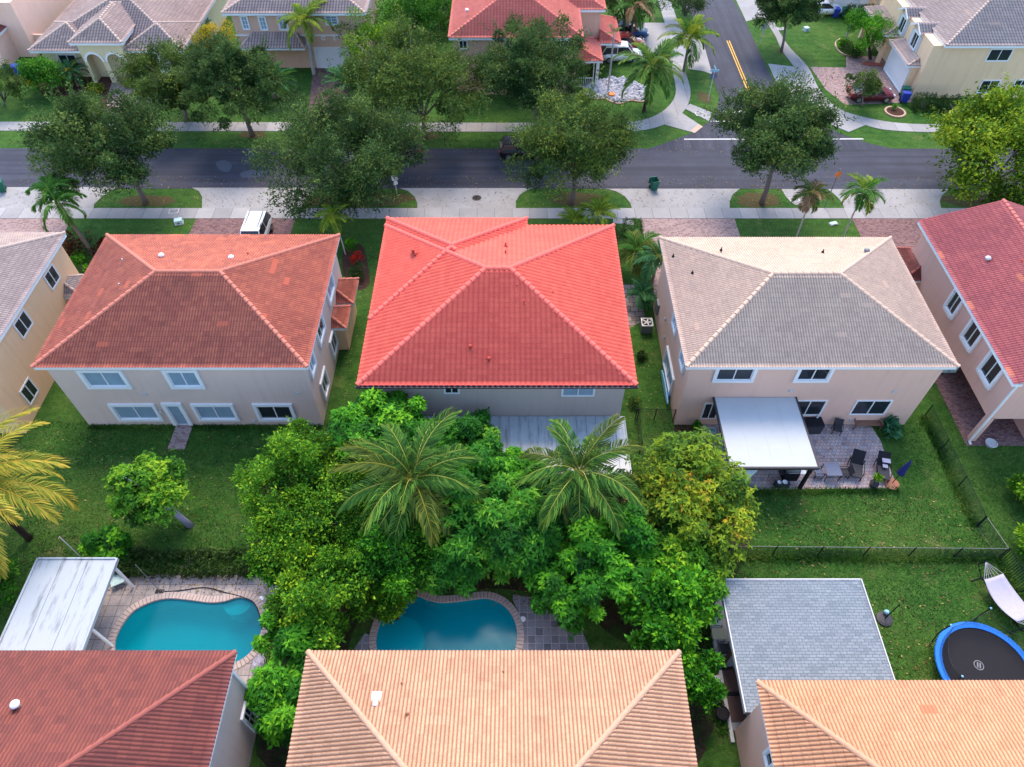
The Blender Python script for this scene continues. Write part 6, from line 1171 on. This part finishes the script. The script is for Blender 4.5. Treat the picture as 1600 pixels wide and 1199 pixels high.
    x, y = G(184, 905); t = thing('folded_lounger', 'white folded pool lounger leaning behind the stained white metal roof', 'pool lounger', (x+.1, y-.05, .04), .5); MB().box(-.35, .35, -.5, .5, .3, .36).build('seat', M['teal'], t); MB().add([(-.35, .5, .34), (.35, .5, .34), (.35, .95, .95), (-.35, .95, .95), (-.35, .55, .30), (.35, .55, .30), (.35, 1.0, .92), (-.35, 1.0, .92)], [(0,1,2,3), (7,6,5,4), (0,4,5,1), (1,5,6,2), (2,6,7,3), (3,7,4,0)]).build('backrest', M['teal'], t); [MB().rod((a, b, 0), (a, b, .32), .02).build('leg', M['white'], t) for a in (-.32, .32) for b in (-.45, .45)]
    for lb, (x, y), mt in (('white round skimmer lid on the pale stone deck right of the left pool', G(408, 936), 'white'), ('white round skimmer lid on the grey stone deck right of the other pool', G(817, 968), 'white')):
        t = thing('skimmer_lid', lb, 'pool lid', (x, y, .035)); MB().lathe([(.17, 0), (.17, .015), (.14, .02)], (0, 0, 0), 18).build('ring', M['lgrey'], t); MB().lathe([(.135, .0), (.135, .022), (.02, .026)], (0, 0, 0), 18).build('lid', M[mt], t)
    x, y = G(405, 1040); t = thing('covered_bundle', 'crumpled pale tarpaulin bundle on the narrow deck beside the left pool', 'tarpaulin', (x, y, .03)); rg = random.Random(3); m = MB(); vs = [(.35*cos(a)*s_*rg.uniform(.8, 1.2), .5*sin(a)*s_*rg.uniform(.8, 1.2), z*rg.uniform(.8, 1.2)) for s_, z in ((1, 0), (.85, .2), (.45, .38)) for a in [2*pi*k/10 for k in range(10)]]+[(0, 0, .42)]; m.add(vs, [(j*10+k, j*10+(k+1) % 10, (j+1)*10+(k+1) % 10, (j+1)*10+k) for j in range(2) for k in range(10)]+[(30, 20+k, 20+(k+1) % 10) for k in range(10)]); m.build('tarpaulin', M['pale_lilac'], t); MB().tube([(.36*cos(a), .5*sin(a), .12) for a in [2*pi*k/14 for k in range(15)]], .012, 5).build('cord', M['grey'], t)
    x, y = G(1380, 694); 
    t = thing('plant_pot', 'round pale pot at the foot of the pink column, right side', 'flower pot', (*G(1546, 696), 0)); MB().lathe([(.25, 0), (.38, .28), (.34, .30), (.30, .22)], (0, 0, 0), 16).build('pot', M['lgrey'], t); MB().lathe([(.31, .2), (.02, .22)], (0, 0, 0), 14).build('soil', M['soil'], t)
    x, y = G(1499, 597); t = thing('garden_cabinet', 'pale blue-grey cabinet in the shadow of the covered corner, right side', 'cabinet', (30.6, 32.6, .02)); MB().box(-.55, .55, -.25, .25, .05, 1.1).build('body', M['teal'], t, bevel=.02); MB().box(-.58, .58, -.28, .28, 1.1, 1.15).build('top', M['white'], t); MB().box(-.02, .02, -.27, -.25, .1, 1.0).build('door_gap', M['grey'], t)
    x, y = G(1024, 560); t = thing('paddle_board', 'light blue board leaning on the side wall of the tan-roofed house', 'board', (10.45, 30.8, 0)); m = MB(); n = 12; out = [(0, 1.5*cos(pi*k/n), .28*sin(pi*k/n)) for k in range(n+1)]; out += [(0, -p[1], -p[2]) for p in out[1:-1]]; m.add([(-.04, a, .42+b) for _, a, b in out]+[(.04, a, .42+b) for _, a, b in out], [tuple(range(len(out))), tuple(range(len(out), 2*len(out)))[::-1]]+[(k, len(out)+k, len(out)+(k+1) % len(out), (k+1) % len(out)) for k in range(len(out))]); m.build('board', M['cyan'], t); MB().box(.04, .14, -.9, -.6, .35, .5).build('fin', M['blue'], t)
yard()
